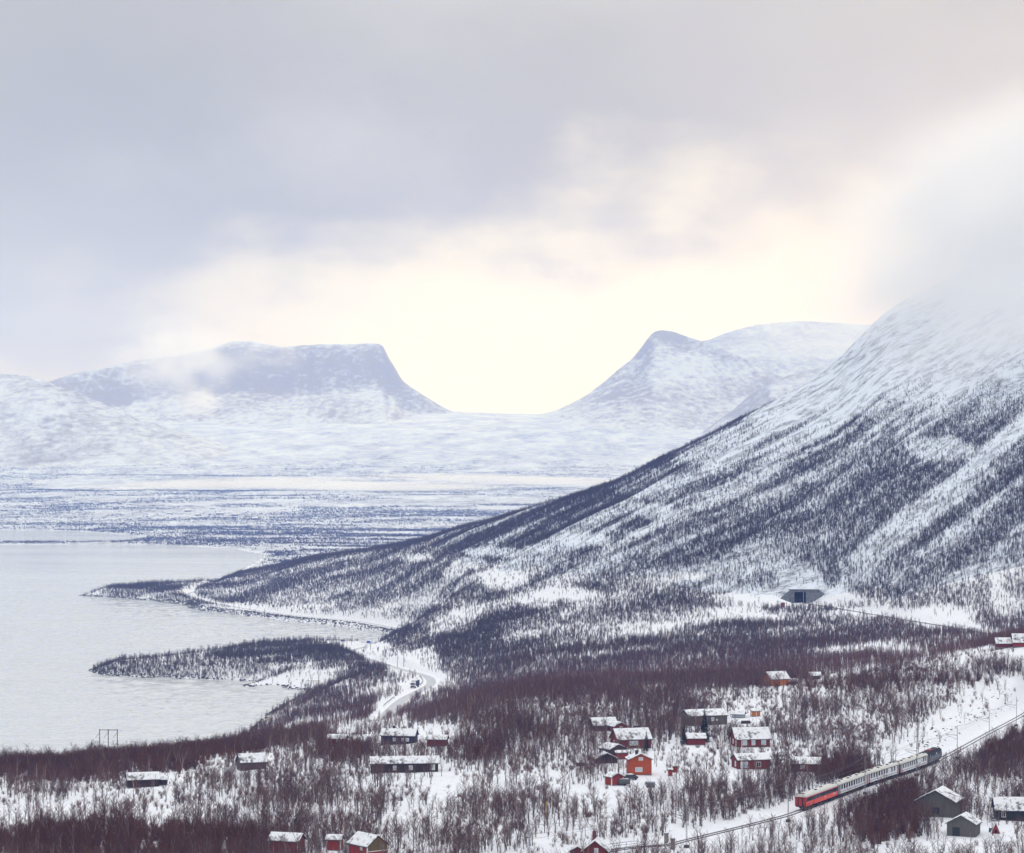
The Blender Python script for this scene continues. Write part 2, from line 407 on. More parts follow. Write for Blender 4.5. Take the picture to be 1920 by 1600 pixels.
def road_pts():
    r = [(712,1352,1080),(735,1329,1150),(757,1311,1215),(786,1296,1275),(807,1284,1330),(805,1272,1375),(785,1264,1415),(757,1257,1460),(725,1247,1540),(690,1236,1640),(665,1226,1710),(662,1220,1760),(678,1215,1800),(703,1210,1850),(735,1203,1905),(760,1193,1960),(763,1184,1998),(735,1177,2044),(660,1164,2143),(560,1155,2218),(480,1145,2308),(400,1131,2446),(364,1122,2543),(352,1116,2613),(360,1111,2674),(390,1106,2740),(430,1096,2830)]
    w = [(( px-960)*D/F, D, HC-(py-HY)*D/F) for px, py, D in r]
    return catmull(w, 6)
ROAD = road_pts()
def lerp_par(par, vals):
    i = np.clip(par.astype(int), 0, len(vals)-2); f = par-i; v = np.array(vals); return v[i]*(1-f)+v[i+1]*f
def height(x, y, detail=True):
    x = np.asarray(x, float); y = np.asarray(y, float)
    px = 960 + F*x/y; D = y
    z = base_h(px, D)
    if detail:
        near = smst(D, 1500, 900); mtn = smst(z, 40, 90)*smst(D, 1350, 1700)
        z = z + near*(1.1*fbm(x/38, y/38, 4, 3)) + (1-near)*(1-mtn)*1.6*fbm(x/70, y/70, 4, 5)
        # gullies and ribs that run down the mountain side
        u = y*math.cos(R(50)) - x*math.sin(R(50)); v = x*math.cos(R(50)) + y*math.sin(R(50))
        rib = fbm(v/430+3, u/55, 4, 11); z = z + mtn*(np.clip(z/200, .25, 1.4)*7.5*rib + 2.4*fbm(v/90, u/18, 4, 13))
    # the lake: banks meet the water exactly on the shoreline
    m = (y > 880) & (px < 1150)
    if m.any():
        xs, ys = x[m], y[m]
        d, _ = seg_dist(xs, ys, LAKE, True); ins = inside(xs, ys, LAKE)
        cause = smst(ys, 1960, 2010)*smst(ys, 2640, 2560)*smst(px[m], 310, 360)
        d = d + np.clip(1.2*fbm(xs/9, ys/14, 3, 21), -d, 2)
        bank = .25 + (.22 + .3*cause)*d + .006*d*d
        zz = np.where(ins, -np.minimum(.3+.35*d, 7.0), np.minimum(np.maximum(z[m], .6), bank))
        z = z.copy(); z[m] = zz
    m = (y < 1650) & (px > 1000)
    if m.any():
        d, _ = seg_dist(x[m], y[m], TRACK); z = z.copy()
        cut = smst(ys_ := y[m], 1480, 1560); w = smst(d, 11.0+6*cut, 3.2+6*cut); z[m] = z[m]*(1-w) + (TRACK_Z-.35)*w
    m = (y > 1040) & (y < 2900) & (px > 300) & (px < 860)
    if m.any():
        d, p = seg_dist(x[m], y[m], ROAD); rz = lerp_par(p, [q[2] for q in ROAD]); z = z.copy()
        w = smst(d, 10.0, 4.5); z[m] = z[m]*(1-w) + (rz-.2)*w
    return z
def terrain_grid(px0, px1, dpx, D0, D1, n):
    px = np.arange(px0, px1+.1, dpx); D = np.exp(np.linspace(math.log(D0), math.log(D1), n))
    P, DD = np.meshgrid(px, D); return (P-960)*DD/F, DD
X, Y = terrain_grid(-500, 2420, 6, 330, 4500, 760)
Z = height(X, Y)
ground = grid_mesh('ground', X, Y, Z, M['ground']); struct(ground, label='snow covered ground of the village plateau, valley and headland')
ground.data.materials.append(M['slope'])
zc = (Z[:-1,:-1]+Z[1:,1:])/2; yc = Y[:-1,:-1]
xc = X[:-1,:-1]
mi = ((zc > 62+14*fbm(xc/90, yc/90, 3, 31)) & (yc > 1480)).astype(np.int32).ravel()
ground.data.polygons.foreach_set('material_index', mi)

def hit(px, py, D0=470.0, D1=3200.0):
    """first point of the ground seen along a line of sight"""
    D = np.exp(np.linspace(math.log(D0), math.log(D1), 1800)); x = (px-960)*D/F
    z = height(x, D, True); y = HY + F*(HC-z)/D
    k = np.argmax(y <= py)
    if y[k] > py: k = len(D)-1
    return float(x[k]), float(D[k]), float(z[k])
def gz(x, y): return float(height(np.array([x]), np.array([y]))[0])

# lake
X, Y = terrain_grid(-1500, 1100, 4, 880, 7200, 800)
Z = (1.1*fbm(X/14, Y/16, 3, 61, .6) + .6*fbm(X/5.5, Y/9, 2, 63) + .25*fbm(X/90, Y/40, 2, 65))*smst(Y, 4200, 1500) + .03*fbm(X/60, Y/60, 2, 67)
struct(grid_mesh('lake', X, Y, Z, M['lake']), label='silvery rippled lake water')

# far plain climbing from the far shore to the saddle between the two mountains
FP = [(3300,3),(4100,3),(4700,4),(5000,5),(6175,6),(6600,22),(7000,34),(7700,58),(8500,90),(9500,150),(10500,215),(11500,295),(13000,410),(14500,510),(15500,545),(16500,500),(18000,300)]
def far_h(x, y):
    px = 960 + F*x/y; d, z = np.array(FP, float).T
    h = np.interp(y, d, z) + smst(y, 12500, 15500)*np.interp(px, [-600, 700, 980, 1020, 1400, 2400], [40, 8, -18, -14, 20, 60])
    a = smst(y, 6300, 9000)
    h = h + a*(30*fbm(x/1500, y/900, 5, 41) + 5*fbm(x/200, y/200, 3, 43)) + (1-a)*3.0*fbm(x/200, y/200, 4, 45)
    m = (px < 560) & (y < 7000)
    xs, ys = x[m], y[m]
    d, _ = seg_dist(xs, ys, LAKE, True); ins = inside(xs, ys, LAKE)
    d = np.maximum(d + 14*fbm(xs/90, ys/160, 3, 47), .5)
    h[m] = np.where(ins, -np.minimum(.3+.05*d, 8), np.minimum(np.maximum(h[m], 1.2), .5+.035*d))
    return h
X, Y = terrain_grid(-500, 2420, 8, 3250, 18000, 620)
Z = far_h(X, Y); Z[Y < 3350] -= 12
struct(grid_mesh('far_plain', X, Y, Z, M['far']), label='wide snowy heath plain rising beyond the lake')

# ------------------------------------------------------------------ the far mountains
def mountain(name, ridge, Dr, Db, shape, mat, label, rough=1.0, seed=0, n=150, dpx=3.0, lean=0.0):
    rp = np.array(ridge, float); px = np.arange(rp[0,0], rp[-1,0]+.1, dpx)
    ry = np.interp(px, rp[:,0], rp[:,1])
    ker = np.exp(-.5*(np.arange(-4, 5)/1.3)**2); ker /= ker.sum()
    ry = np.convolve(np.pad(ry, 4, 'edge'), ker, 'valid')
    t = np.concatenate([np.linspace(0, 1, n), 1+np.linspace(0, .5, 24)[1:]])
    P, T = np.meshgrid(px, t)
    Drr = Dr + 250*fbm(px/260+seed, px*0+seed, 3, seed)
    D = Db + (Drr[None,:]-Db)*T
    zr = HC + (HY-ry)*Drr/F
    X = (P-960)*D/F
    zb = far_h(X[0], np.full_like(X[0], Db)) - 25
    s = np.where(T <= 1, shape(np.clip(T, 0, 1)), 1-((T-1)/.5)**1.5*.9)
    Zm = zb[None,:] + np.maximum(zr-zb, 8)[None,:]*s
    amp = np.clip((zr-zb)/420, .06, 1)[None,:]*rough
    env = np.clip(4*T, 0, 1)*smst(T, 1.0, .93)
    g = fbm((X + lean*D)/330, D/900, 5, seed+60); g2 = 1-np.abs(fbm((X + lean*D)/190, D/520, 4, seed+61))*2
    Zm = Zm + env*amp*(30*g + 24*(g2-.5)) + amp*4*fbm(X/90, D/90, 4, seed+62)*np.clip(4*T, 0, 1)
    o = grid_mesh(name, X, D, Zm, mat); struct(o, label=label); return o
cliff = lambda t: .62*t**1.55*(t < .86) + (t >= .86)*(.62*.86**1.55 + (1-.62*.86**1.55)*smst(t, .86, 1.0)**.8)
cone = lambda t: .55*t**1.7 + .45*t
soft = lambda t: smst(t, -.15, 1.05)*1.0
mountain('mesa_mountain', [(40,735),(90,716),(140,700),(200,689),(256,675),(330,668),(400,652),(430,641),(470,640),(500,646),(528,652),(560,648),(640,645),(690,643.5),(716,645),(723,655),(726,668),(738,684),(747,700),(752,711),(772,727),(792,740),(815,754),(838,767),(862,778)],
         14600, 12200, cliff, M['mesa'], 'flat topped snowy mountain with a steep warm lit cliff end', 1.0, 3)
mountain('peak_mountain', [(985,790),(1010,778),(1045,769),(1075,755),(1100,741),(1130,719),(1160,693),(1186,672),(1202,652),(1216,632),(1226,622),(1240,619),(1262,622),(1290,632),(1330,645),(1370,661),(1410,680),(1450,700),(1500,722),(1560,745),(1640,770)],
         14300, 12300, cone, M['peak'], 'pointed brown streaked snowy mountain across the gap', 1.0, 9, lean=.5)
mountain('ridge_mountain', [(1200,690),(1260,660),(1320,640),(1360,624),(1400,612),(1440,606),(1500,601),(1540,603),(1600,607),(1680,611),(1760,625),(2100,660),(2400,690)],
         17500, 15500, soft, M['hill'], 'long pale ridge mountain fading into cloud behind the peak', .7, 15)
mountain('slope_hill', [(1270,840),(1330,800),(1380,764),(1410,737),(1450,712),(1500,697),(1560,683),(1640,660),(1760,630),(2100,600),(2400,600)],
         12600, 9800, soft, M['hill'], 'smooth snowy hill rising behind the wooded mountainside', .8, 21)
mountain('low_hill', [(-500,660),(-300,680),(-120,692),(0,700),(45,704),(75,709),(105,722),(140,737),(175,752),(215,768),(250,782),(330,806),(430,836)],
         11600, 9900, soft, M['hill'], 'low rounded snowy hill beside the flat topped mountain', 1.0, 27)

# ------------------------------------------------------------------ railway bed and road
def ribbon(name, pts, hw, zf, mat, vs=(0,), extra=None):
    """a strip along a line; cross section given as offsets (u, dz)"""
    mb = MB(); n = len(pts); m = len(hw)
    for i, p in enumerate(pts):
        a = np.array(pts[max(i-1,0)][:2]); b = np.array(pts[min(i+1,n-1)][:2]); d = (b-a)/np.linalg.norm(b-a); q = (d[1], -d[0])
        for u, dz in hw: mb.v.append((p[0]+q[0]*u, p[1]+q[1]*u, zf(p)+dz))
    for i in range(n-1):
        for k in range(m-1):
            mb.f.append((i*m+k, i*m+k+1, (i+1)*m+k+1, (i+1)*m+k)); mb.m.append(0)
    return mb.build(name, mat, smooth=False)
def resample(pts, step):
    out = [np.array(pts[0], float)]; 
    for a, b in zip(pts[:-1], pts[1:]):
        a = np.array(a, float); b = np.array(b, float); L = np.linalg.norm((b-a)[:2]); k = max(1, int(round(L/step)))
        for j in range(1, k+1): out.append(a+(b-a)*j/k)
    return out
t = NT('packed_road'); a = t.noise(.8, 4); tc = t.n('ShaderNodeTexCoord').outputs['Object']
t.col(t.ramp(a, [(.3, (.40,.41,.44)), (.75, (.68,.69,.73))])); M['road'] = t.rough(.7)
t = NT('bed_snow'); a = t.noise(.9, 4); t.col(t.ramp(a, [(.3, (.70,.72,.76)), (.55, (.86,.87,.91))])); M['bed'] = t.rough(.85)
struct(ribbon('road', resample(ROAD, 4), [(-2.6,.02),(0,.06),(2.6,.02)], lambda p: p[2], M['road']), label='ploughed grey road winding along the lake shore')
struct(ribbon('road_verge', resample(ROAD, 4), [(-4.6,-.25),(-4.2,.25),(-3.4,.30),(-2.7,-.01),(2.7,-.01),(3.4,.30),(4.2,.25),(4.6,-.25)], lambda p: p[2], M['snow']), label='snow banks thrown up along the road')
struct(ribbon('railway_bed', resample(TRACK, 3), [(-2.9,-.35),(-1.9,.12),(1.9,.12),(2.9,-.35)], lambda p: TRACK_Z, M['bed']), label='snowed in embankment under the railway line')

# ------------------------------------------------------------------ air, valley mist and cloud lying on the tops
def volume_mat(name, color, dens, aniso=0.0):
    m = bpy.data.materials.new(name); m.use_nodes = True; nt = m.node_tree; nt.nodes.clear()
    v = nt.nodes.new('ShaderNodeVolumePrincipled'); o = nt.nodes.new('ShaderNodeOutputMaterial')
    v.inputs['Color'].default_value = (*color, 1); v.inputs['Absorption Color'].default_value = (1, 1, 1, 1)
    v.inputs['Density'].default_value = dens; v.inputs['Anisotropy'].default_value = aniso
    nt.links.new(v.outputs[0], o.inputs['Volume']); m.cycles.homogeneous_volume = True
    return m
HAZE_COLOR, HAZE_DENSITY = (.20, .38, 1.0), .78e-4
hz = MB(); hz.box((0, 9400, 690), (22000, 20400, 1440)); struct(hz.build('haze', volume_mat('haze_air', HAZE_COLOR, HAZE_DENSITY, .2)), 'stuff', 'thin blue winter haze over the whole valley')
import bmesh
def cloud_mat(dens, scale, lo, hi, color=(.98, .98, .98)):
    """soft edged cloud: density fades to nothing at the rim and breaks up inside"""
    m = bpy.data.materials.new('cloud_air'); m.use_nodes = True; nt = m.node_tree; nt.nodes.clear()
    N = nt.nodes.new; L = nt.links.new
    tc = N('ShaderNodeTexCoord'); ln = N('ShaderNodeVectorMath'); ln.operation = 'LENGTH'; L(tc.outputs['Object'], ln.inputs[0])
    no = N('ShaderNodeTexNoise'); no.inputs['Scale'].default_value = scale; no.inputs['Detail'].default_value = 4; L(tc.outputs['Object'], no.inputs['Vector'])
    oi = N('ShaderNodeObjectInfo'); ad = N('ShaderNodeVectorMath'); L(tc.outputs['Object'], ad.inputs[0]); L(oi.outputs['Location'], ad.inputs[1]); L(ad.outputs[0], no.inputs['Vector'])
    r = N('ShaderNodeMapRange'); r.interpolation_type = 'SMOOTHSTEP'; L(ln.outputs['Value'], r.inputs[0])
    r.inputs['From Min'].default_value = 1.0; r.inputs['From Max'].default_value = .0
    q = N('ShaderNodeMapRange'); q.interpolation_type = 'SMOOTHSTEP'; L(no.outputs['Fac'], q.inputs[0])
    q.inputs['From Min'].default_value = lo; q.inputs['From Max'].default_value = hi
    mu = N('ShaderNodeMath'); mu.operation = 'MULTIPLY'; L(r.outputs[0], mu.inputs[0]); L(q.outputs[0], mu.inputs[1])
    m2 = N('ShaderNodeMath'); m2.operation = 'MULTIPLY'; L(mu.outputs[0], m2.inputs[0]); m2.inputs[1].default_value = dens
    v = N('ShaderNodeVolumePrincipled'); v.inputs['Color'].default_value = (*color, 1); v.inputs['Absorption Color'].default_value = (1, 1, 1, 1)
    v.inputs['Anisotropy'].default_value = .30; L(m2.outputs[0], v.inputs['Density'])
    o = N('ShaderNodeOutputMaterial'); L(v.outputs[0], o.inputs['Volume']); return m
def fog(px, py, D, rx, ry, rz, dens, seed=0, scale=2.2, lo=.36, hi=.62, tilt=0.0, name='fog_bank', label='', step=None):
    bm = bmesh.new(); bmesh.ops.create_icosphere(bm, subdivisions=3, radius=1.04)
    me = bpy.data.meshes.new(name); bm.to_mesh(me); bm.free()
    key = 'fog_%g_%g_%g' % (dens, scale, lo)
    if key not in M: M[key] = cloud_mat(dens, scale, lo, hi)
    me.materials.append(M[key]); me.shade_smooth()
    o = bpy.data.objects.new(name, me); COL.objects.link(o); o.scale = (rx, ry, rz)
    o.location = ((px-960)*D/F, D, HC+(HY-py)*D/F); o.rotation_euler = (0, R(tilt), 0)
    return struct(o, 'stuff', label)
# cloud over the top of the near mountain
for i, (px, py, D, rx, ry, rz, de, ti) in enumerate([(2040,400,2400,300,420,180,.016,-14),(1800,450,2450,190,330,130,.011,-26),(1920,580,2000,150,270,66,.015,-18)]):
    fog(px, py, D, rx, ry, rz, de, 100+i, 2.6, .36, .62, ti, label=('grey cloud hiding the mountain top', 'thin edge of cloud spilling over the mountain shoulder', 'ragged cloud base hanging below the hidden mountain top')[i])
# wisps on the flat topped mountain
for i, (px, py, D, rx, ry, rz, de) in enumerate([(335,668,12600,430,450,260,.0070),(372,750,11300,150,260,90,.009),(500,668,13300,260,400,130,.0022)]):
    fog(px, py, D, rx, ry, rz, de, 200+i, 2.2, .36, .66, 0, label=('sunlit cloud drifting across the snowy mountainside', 'small puff of cloud below the larger drifting cloud', 'torn veil of cloud in front of the flat topped mountain')[i])
fog(1540, 640, 15600, 900, 900, 220, .0011, 300, 1.8, .25, .6, 0, label='thin cloud veiling the long pale ridge')
# low mist lying over the river on the plain
for i, (px, py, D, rx, ry, rz, de, ti) in enumerate([(430,906,8300,640,330,24,.013,-1.6),(690,912,8200,640,330,22,.018,.3),(980,900,8450,660,330,22,.015,1.6)]):
    fog(px, py, D, rx, ry, rz, de, 400+i, 2.6, .32, .6, ti, label=('start of the low mist bank over the plain', 'thick middle of the low mist bank on the plain', 'end of the low mist bank running behind the mountainside')[i])
# ------------------------------------------------------------------ buildings
for k, c in dict(red=(.32,.05,.04), darkred=(.20,.040,.036), orange=(.46,.095,.04), amber=(.55,.19,.06), brown=(.115,.082,.075), darkbrown=(.055,.038,.038), grey=(.135,.13,.118), darkgrey=(.045,.048,.052), navy=(.040,.046,.085), paleblue=(.42,.46,.52), ochre=(.16,.12,.05)).items():
    M['w_'+k] = planks('boards_'+k, c)
M['trim'] = plain('white_trim', (.78,.78,.77), .6, .06); M['roofing'] = plain('roofing_felt', (.045,.045,.05), .8, .3)
M['stone'] = plain('foundation_stone', (.16,.155,.15), .85, .3, 2); M['brick'] = plain('chimney_dark', (.05,.045,.048), .8, .3); M['redbrick'] = plain('chimney_brick', (.17,.065,.05), .85, .35)
t = NT('window_glass'); t.col((.03,.04,.05)); t.b.inputs['Specular IOR Level'].default_value = .6; M['glass'] = t.rough(.08)
M['skypane'] = plain('sky_pale_glass', (.50,.60,.66), .3, .12, 2); M['black'] = plain('dark_opening', (.012,.012,.015), .8, .2)  # pale panes: the sky's reflection is painted into the glass colour
CLEAR = []        # (x, y, radius) kept free of trees
FRONT = []        # (px, D, half width px) sight corridors where the photo shows few stems in front of a wall
def house(name, label, cx, by, L, W, wall, rise, rot, mat, wins=(), door=None, chim=None, trim=False, roofmat='roofing', snow=.17, over=.4, group=None, cat='house', D=None, base=True, chimmat='brick', mono=False, free=.55):
    x, y, z = hit(cx, by) if D is None else (lambda x, D: (x, D, HC-(by-HY)*D/F))((cx-960)*D/F, D)
    k = y/F; L, W, wall, rise = L*k, W*k, wall*k, rise*k; r = R(rot)
    half = abs(math.sin(r))*L/2 + abs(math.cos(r))*W/2
    h = thing(name, label, cat, (x, y+half*.9, z), r, group)
    CLEAR.append((x, y+half*.9, max(L, W)*.5+.6)); FRONT.append((cx, y, max(L, W)*free/k*1.0))
    l, w = L/2, W/2
    if mono: prof = [(-w,-1.5),(w,-1.5),(w,wall+rise),(-w,wall)]
    else: prof = [(-w,-1.5),(w,-1.5),(w,wall),(0,wall+rise),(-w,wall)]
    wl = MB().prism(prof, -l, l).build('wall', mat, h)
    if base: MB().box((0,0,-.55), (L+.06, W+.06, 1.5)).build('foundation', M['stone'], h)
    sl = rise/w if not mono else rise/W
    t1 = .14
    def roof(t0, t1_, ov, inset=0):
        m = MB()
        if mono:
            a = -w-ov; b = w+ov
            za = wall + (a+w)*sl; zb = wall + (b+w)*sl
            m.prism([(a,za+t0),(b,zb+t0),(b,zb+t1_),(a,za+t1_)], -l-ov, l+ov)
        else:
            for s_ in (-1, 1):
                e = s_*(w+ov); ze = wall - ov*sl; zr = wall+rise
                P = [(e,ze+t0),(0,zr+t0),(0,zr+t1_),(e,ze+t1_)]
                m.prism(P if s_ < 0 else P[::-1], -l-ov, l+ov)
        return m
    rf = roof(.004, t1, over).build('roof', M[roofmat], h)
    if snow:
        # the snow lies a little uneven and thicker towards the eaves
        roof(t1+.003, t1+snow, over-.06).build('snow', M['roofsnow'], rf)
    if chim:
        u, hh = chim; cz = wall+rise; m = MB().box((u*l, .25*w, cz+hh/2-.5), (.75,.75,hh+.6)); c = m.build('chimney', M[chimmat], rf)
    if trim:
        for sx_ in (-1, 1):
            for sy_ in (-1, 1): MB().box((sx_*(l+.012), sy_*(w+.012), wall/2-.05), (.2,.2,wall-.1)).build('corner_board', M['trim'], h)
    def onface(f, u, v):
        if f == 'S': return (u*l, -w, v*wall), 0.0
        if f == 'N': return (u*l, w, v*wall), math.pi
        if f == 'W': return (-l, -u*w, v*wall), -math.pi/2
        return (l, u*w, v*wall), math.pi/2
    for win in wins:
        f, u, v, ww, wh = win[:5]; kind = win[5] if len(win) > 5 else 'glass'
        c, a = onface(f, u, v); fr = MB(); t_ = .13; d_ = .10
        for bx in (((-ww/2-t_/2,0,0),(t_,d_,wh+2*t_)), ((ww/2+t_/2,0,0),(t_,d_,wh+2*t_)), ((0,0,wh/2+t_/2),(ww,d_,t_)), ((0,0,-wh/2-t_/2),(ww,d_+.08,t_))): fr.box(*bx)
        if ww > .7: fr.box((0,0,0), (.07,d_*.7,wh))
        o = fr.build('window', M['roofing'] if kind == 'dark' else M['trim'], h); o.location = c; o.rotation_euler = (0,0,a)
        p = MB().box((0,0,0), (ww,.05,wh)).build('pane', M['skypane'] if kind in ('light','white') else M['glass'], o)
    if door:
        f, u, dw, dh, dm = door; c, a = onface(f, u, 0)
        o = MB().box((0,0,dh/2+.05), (dw,.09,dh)).build('door', M[dm], h); o.location = c; o.rotation_euler = (0,0,a)
        MB().box((dw*.38,-.06,dh*.48), (.12,.06,.05)).build('handle', M['brick'], o)
        f_ = MB()
        for bx in (((-dw/2-.06,0,dh/2+.05),(.12,.12,dh)), ((dw/2+.06,0,dh/2+.05),(.12,.12,dh)), ((0,0,dh+.11),(dw+.24,.12,.12))): f_.box(*bx)
        o2 = f_.build('door_frame', M['roofing'], h); o2.location = c; o2.rotation_euler = (0,0,a)
    h['_d'] = (L, W, wall, rise)
    return h
W_ = lambda *a: a
V = {}
V['greyhouse'] = house('gable_house', 'grey board house with broad gable, dark shuttered window and snowy roof', 1768,1534,66,74,29,20,68,M['w_grey'], [W_('W',.02,.42,1.5,1.3,'dark')], free=.35)
V['greyshed'] = house('shed', 'small grey shed with double doors standing below the grey gable house', 1812,1571,46,54,24,15,68,M['w_grey'], door=('W',-.35,1.5,2.0,'w_darkgrey'), cat='shed', free=.35)
V['dark'] = house('cabin', 'dark grey cabin with snowy roof, black chimney and small white window at the frame edge', 1918,1541,94,48,22,19,-4,M['w_darkgrey'], [W_('S',-.72,.6,.75,1.15)], chim=(-.05,1.4), cat='cabin', over=.55)
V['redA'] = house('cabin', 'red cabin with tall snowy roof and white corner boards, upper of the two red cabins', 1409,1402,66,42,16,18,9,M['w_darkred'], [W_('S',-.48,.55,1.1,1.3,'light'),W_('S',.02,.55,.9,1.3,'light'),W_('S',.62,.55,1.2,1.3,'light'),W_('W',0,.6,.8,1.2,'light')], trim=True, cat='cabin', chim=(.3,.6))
V['redB'] = house('cabin', 'long red cabin with white panel and white cross window, lower of the two red cabins', 1410,1444,64,36,18,9,15,M['w_darkred'], [W_('S',-.62,.5,1.9,1.5,'white'),W_('S',.28,.5,1.1,1.2),W_('W',.2,.55,.7,1.3,'white')], cat='cabin', chim=(.2,.5))
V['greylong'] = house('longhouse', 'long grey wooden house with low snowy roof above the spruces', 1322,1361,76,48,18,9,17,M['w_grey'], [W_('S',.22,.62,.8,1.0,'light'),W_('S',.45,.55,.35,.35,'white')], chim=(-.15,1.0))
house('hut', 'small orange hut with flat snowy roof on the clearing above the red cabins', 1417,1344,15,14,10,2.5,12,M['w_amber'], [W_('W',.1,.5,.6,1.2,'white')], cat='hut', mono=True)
house('shed', 'pale grey shed half buried in snow next to the orange hut', 1386,1347,22,20,7,5,-14,M['w_paleblue'], cat='shed')
house('annex', 'dark red windowless shed between two spruces below the long grey house', 1305,1398,34,24,13,7,4,M['w_darkred'], cat='shed')
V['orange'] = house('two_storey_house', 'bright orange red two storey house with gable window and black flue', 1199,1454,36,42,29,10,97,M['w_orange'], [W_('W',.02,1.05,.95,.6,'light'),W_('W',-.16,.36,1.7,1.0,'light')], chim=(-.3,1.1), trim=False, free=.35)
house('shed', 'small bright red shed beside a grey tarp covered trailer', 1152,1474,22,26,16,6,122,M['w_red'], cat='shed', trim=True, free=.4)
house('house', 'large brown house with red front and row of narrow windows behind a spruce', 1184,1404,66,44,17,17,17,M['w_darkred'], [W_('S',-.25,.55,.35,1.1,'light'),W_('S',-.12,.55,.35,1.1,'light'),W_('S',.01,.55,.35,1.1,'light'),W_('S',.14,.55,.35,1.1,'light'),W_('W',0,.6,.9,.9)])
house('house', 'weathered brown house with gable turned to the red porch', 1150,1423,36,38,17,8,122,M['w_brown'], [W_('N',.4,.6,.8,.9)])
house('shed', 'red porch shed with flat snow roof against the weathered brown house', 1166,1425,22,12,12,2,10,M['w_red'], cat='shed', mono=True)
house('shed', 'low grey brown shed with snowy roof below the weathered brown house', 1136,1433,26,40,9,10,100,M['w_darkbrown'], cat='shed')
house('house', 'dark house with long snowy roof, topmost of the brown group', 1131,1372,46,32,11,12,16,M['w_darkbrown'])
house('house', 'dull red gable house next to the topmost dark house', 1160,1374,26,27,11,7,112,M['w_darkred'], [W_('W',0,.8,.6,.6,'light')])
house('outhouse', 'tiny red outhouse, lower of the pair on the snow', 1257,1456,7,7,11,1.5,10,M['w_red'], cat='outhouse', mono=True, over=.25)
house('outhouse', 'tiny red outhouse, upper of the pair on the snow', 1266,1449,8,7,11,1.5,10,M['w_red'], cat='outhouse', mono=True, over=.25)
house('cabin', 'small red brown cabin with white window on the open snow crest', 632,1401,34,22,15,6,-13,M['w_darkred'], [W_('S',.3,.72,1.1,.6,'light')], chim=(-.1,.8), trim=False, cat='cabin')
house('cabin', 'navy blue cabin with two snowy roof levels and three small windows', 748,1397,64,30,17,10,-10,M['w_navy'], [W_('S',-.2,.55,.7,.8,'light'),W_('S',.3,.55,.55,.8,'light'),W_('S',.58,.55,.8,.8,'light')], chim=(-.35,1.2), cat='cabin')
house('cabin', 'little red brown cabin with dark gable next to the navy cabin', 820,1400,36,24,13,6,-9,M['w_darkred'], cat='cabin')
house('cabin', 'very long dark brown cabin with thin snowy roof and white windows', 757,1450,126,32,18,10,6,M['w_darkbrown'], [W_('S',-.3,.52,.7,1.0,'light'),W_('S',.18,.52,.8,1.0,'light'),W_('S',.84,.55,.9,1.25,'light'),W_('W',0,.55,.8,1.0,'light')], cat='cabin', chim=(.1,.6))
house('cabin', 'black brown lone cabin with snowy roof among birches near the lake side', 264,1478,58,36,15,10,15,M['w_darkbrown'], cat='cabin')
house('shed', 'dark lean to shed beside the black brown lone cabin', 304,1473,16,14,10,3,5,M['w_darkbrown'], cat='shed', mono=True)
house('cabin', 'grey brown cabin with steep snowy roof half hidden by thicket', 469,1445,48,36,15,13,20,M['w_brown'], cat='cabin')
house('cabin', 'dark red cabin in front of the small spruce at the bottom edge', 536,1602,58,36,24,11,-16,M['w_darkred'], cat='cabin', trim=True)
house('annex', 'plain red block with snowy roof beside the large snowy red house', 627,1596,26,22,21,6,-8,M['w_red'], cat='shed', trim=True)
V['bigred'] = bigred = house('house', 'red house with broad patchy snow roof and ochre gable at the bottom edge', 688,1610,62,46,23,17,128,M['w_red'], [W_('N',-.35,.75,.6,.6,'light')], trim=True)
L_, W2_, wl_, rs_ = bigred['_d']
MB().prism([(-W2_/2+.15,wl_*.55),(W2_/2-.15,wl_*.55),(W2_/2-.15,wl_-.05),(0,wl_+rs_-.2),(-W2_/2+.15,wl_-.05)], -L_/2-.05, -L_/2-.005).build('gable_boarding', M['w_ochre'], bigred)
MB().box((-L_/2-.07,0,wl_*.55),(.06,W2_,.16)).build('trim_board', M['trim'], bigred)
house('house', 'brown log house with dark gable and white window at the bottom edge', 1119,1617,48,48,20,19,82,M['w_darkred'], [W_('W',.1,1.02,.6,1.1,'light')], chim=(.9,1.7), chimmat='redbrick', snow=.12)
house('shed', 'small red brown gable next to the brown log house', 1086,1614,34,30,16,9,82,M['w_darkred'], cat='shed', snow=.14)
house('house', 'dull dark red house with one white window buried in thicket above the train', 1513,1449,54,34,16,10,-10,M['w_darkred'], [W_('S',-.2,.6,1.0,.8,'light')], snow=.05, free=.3)
V['far_orange'] = house('house', 'orange gabled house with snowy roof on the plateau rim', 1457,1287,40,30,13,12,27,M['w_amber'], [W_('W',-.05,.55,.9,.9)], chim=(.1,1.4), chimmat='stone', free=.7)
house('shed', 'low shed with white snow roof just below the orange gabled house', 1486,1284,20,12,6,4,8,M['w_brown'], cat='shed')
house('hut', 'small brown hut with snow roof alone on the plateau rim', 1528,1275,20,14,8,5,8,M['w_brown'], cat='hut')
house('house', 'dark red house with lower snowy roof on the knoll', 1893,1215,48,24,8,9,-3,M['w_darkred'])
house('house', 'red house with higher snowy roof on the knoll at the frame edge', 1923,1214,44,26,9,14,-3,M['w_red'])
house('hut', 'tiny red railway hut beside the tunnel mouth', 1468,1139,7,6,8,1.5,0,M['w_red'], cat='hut', mono=True, over=.2)
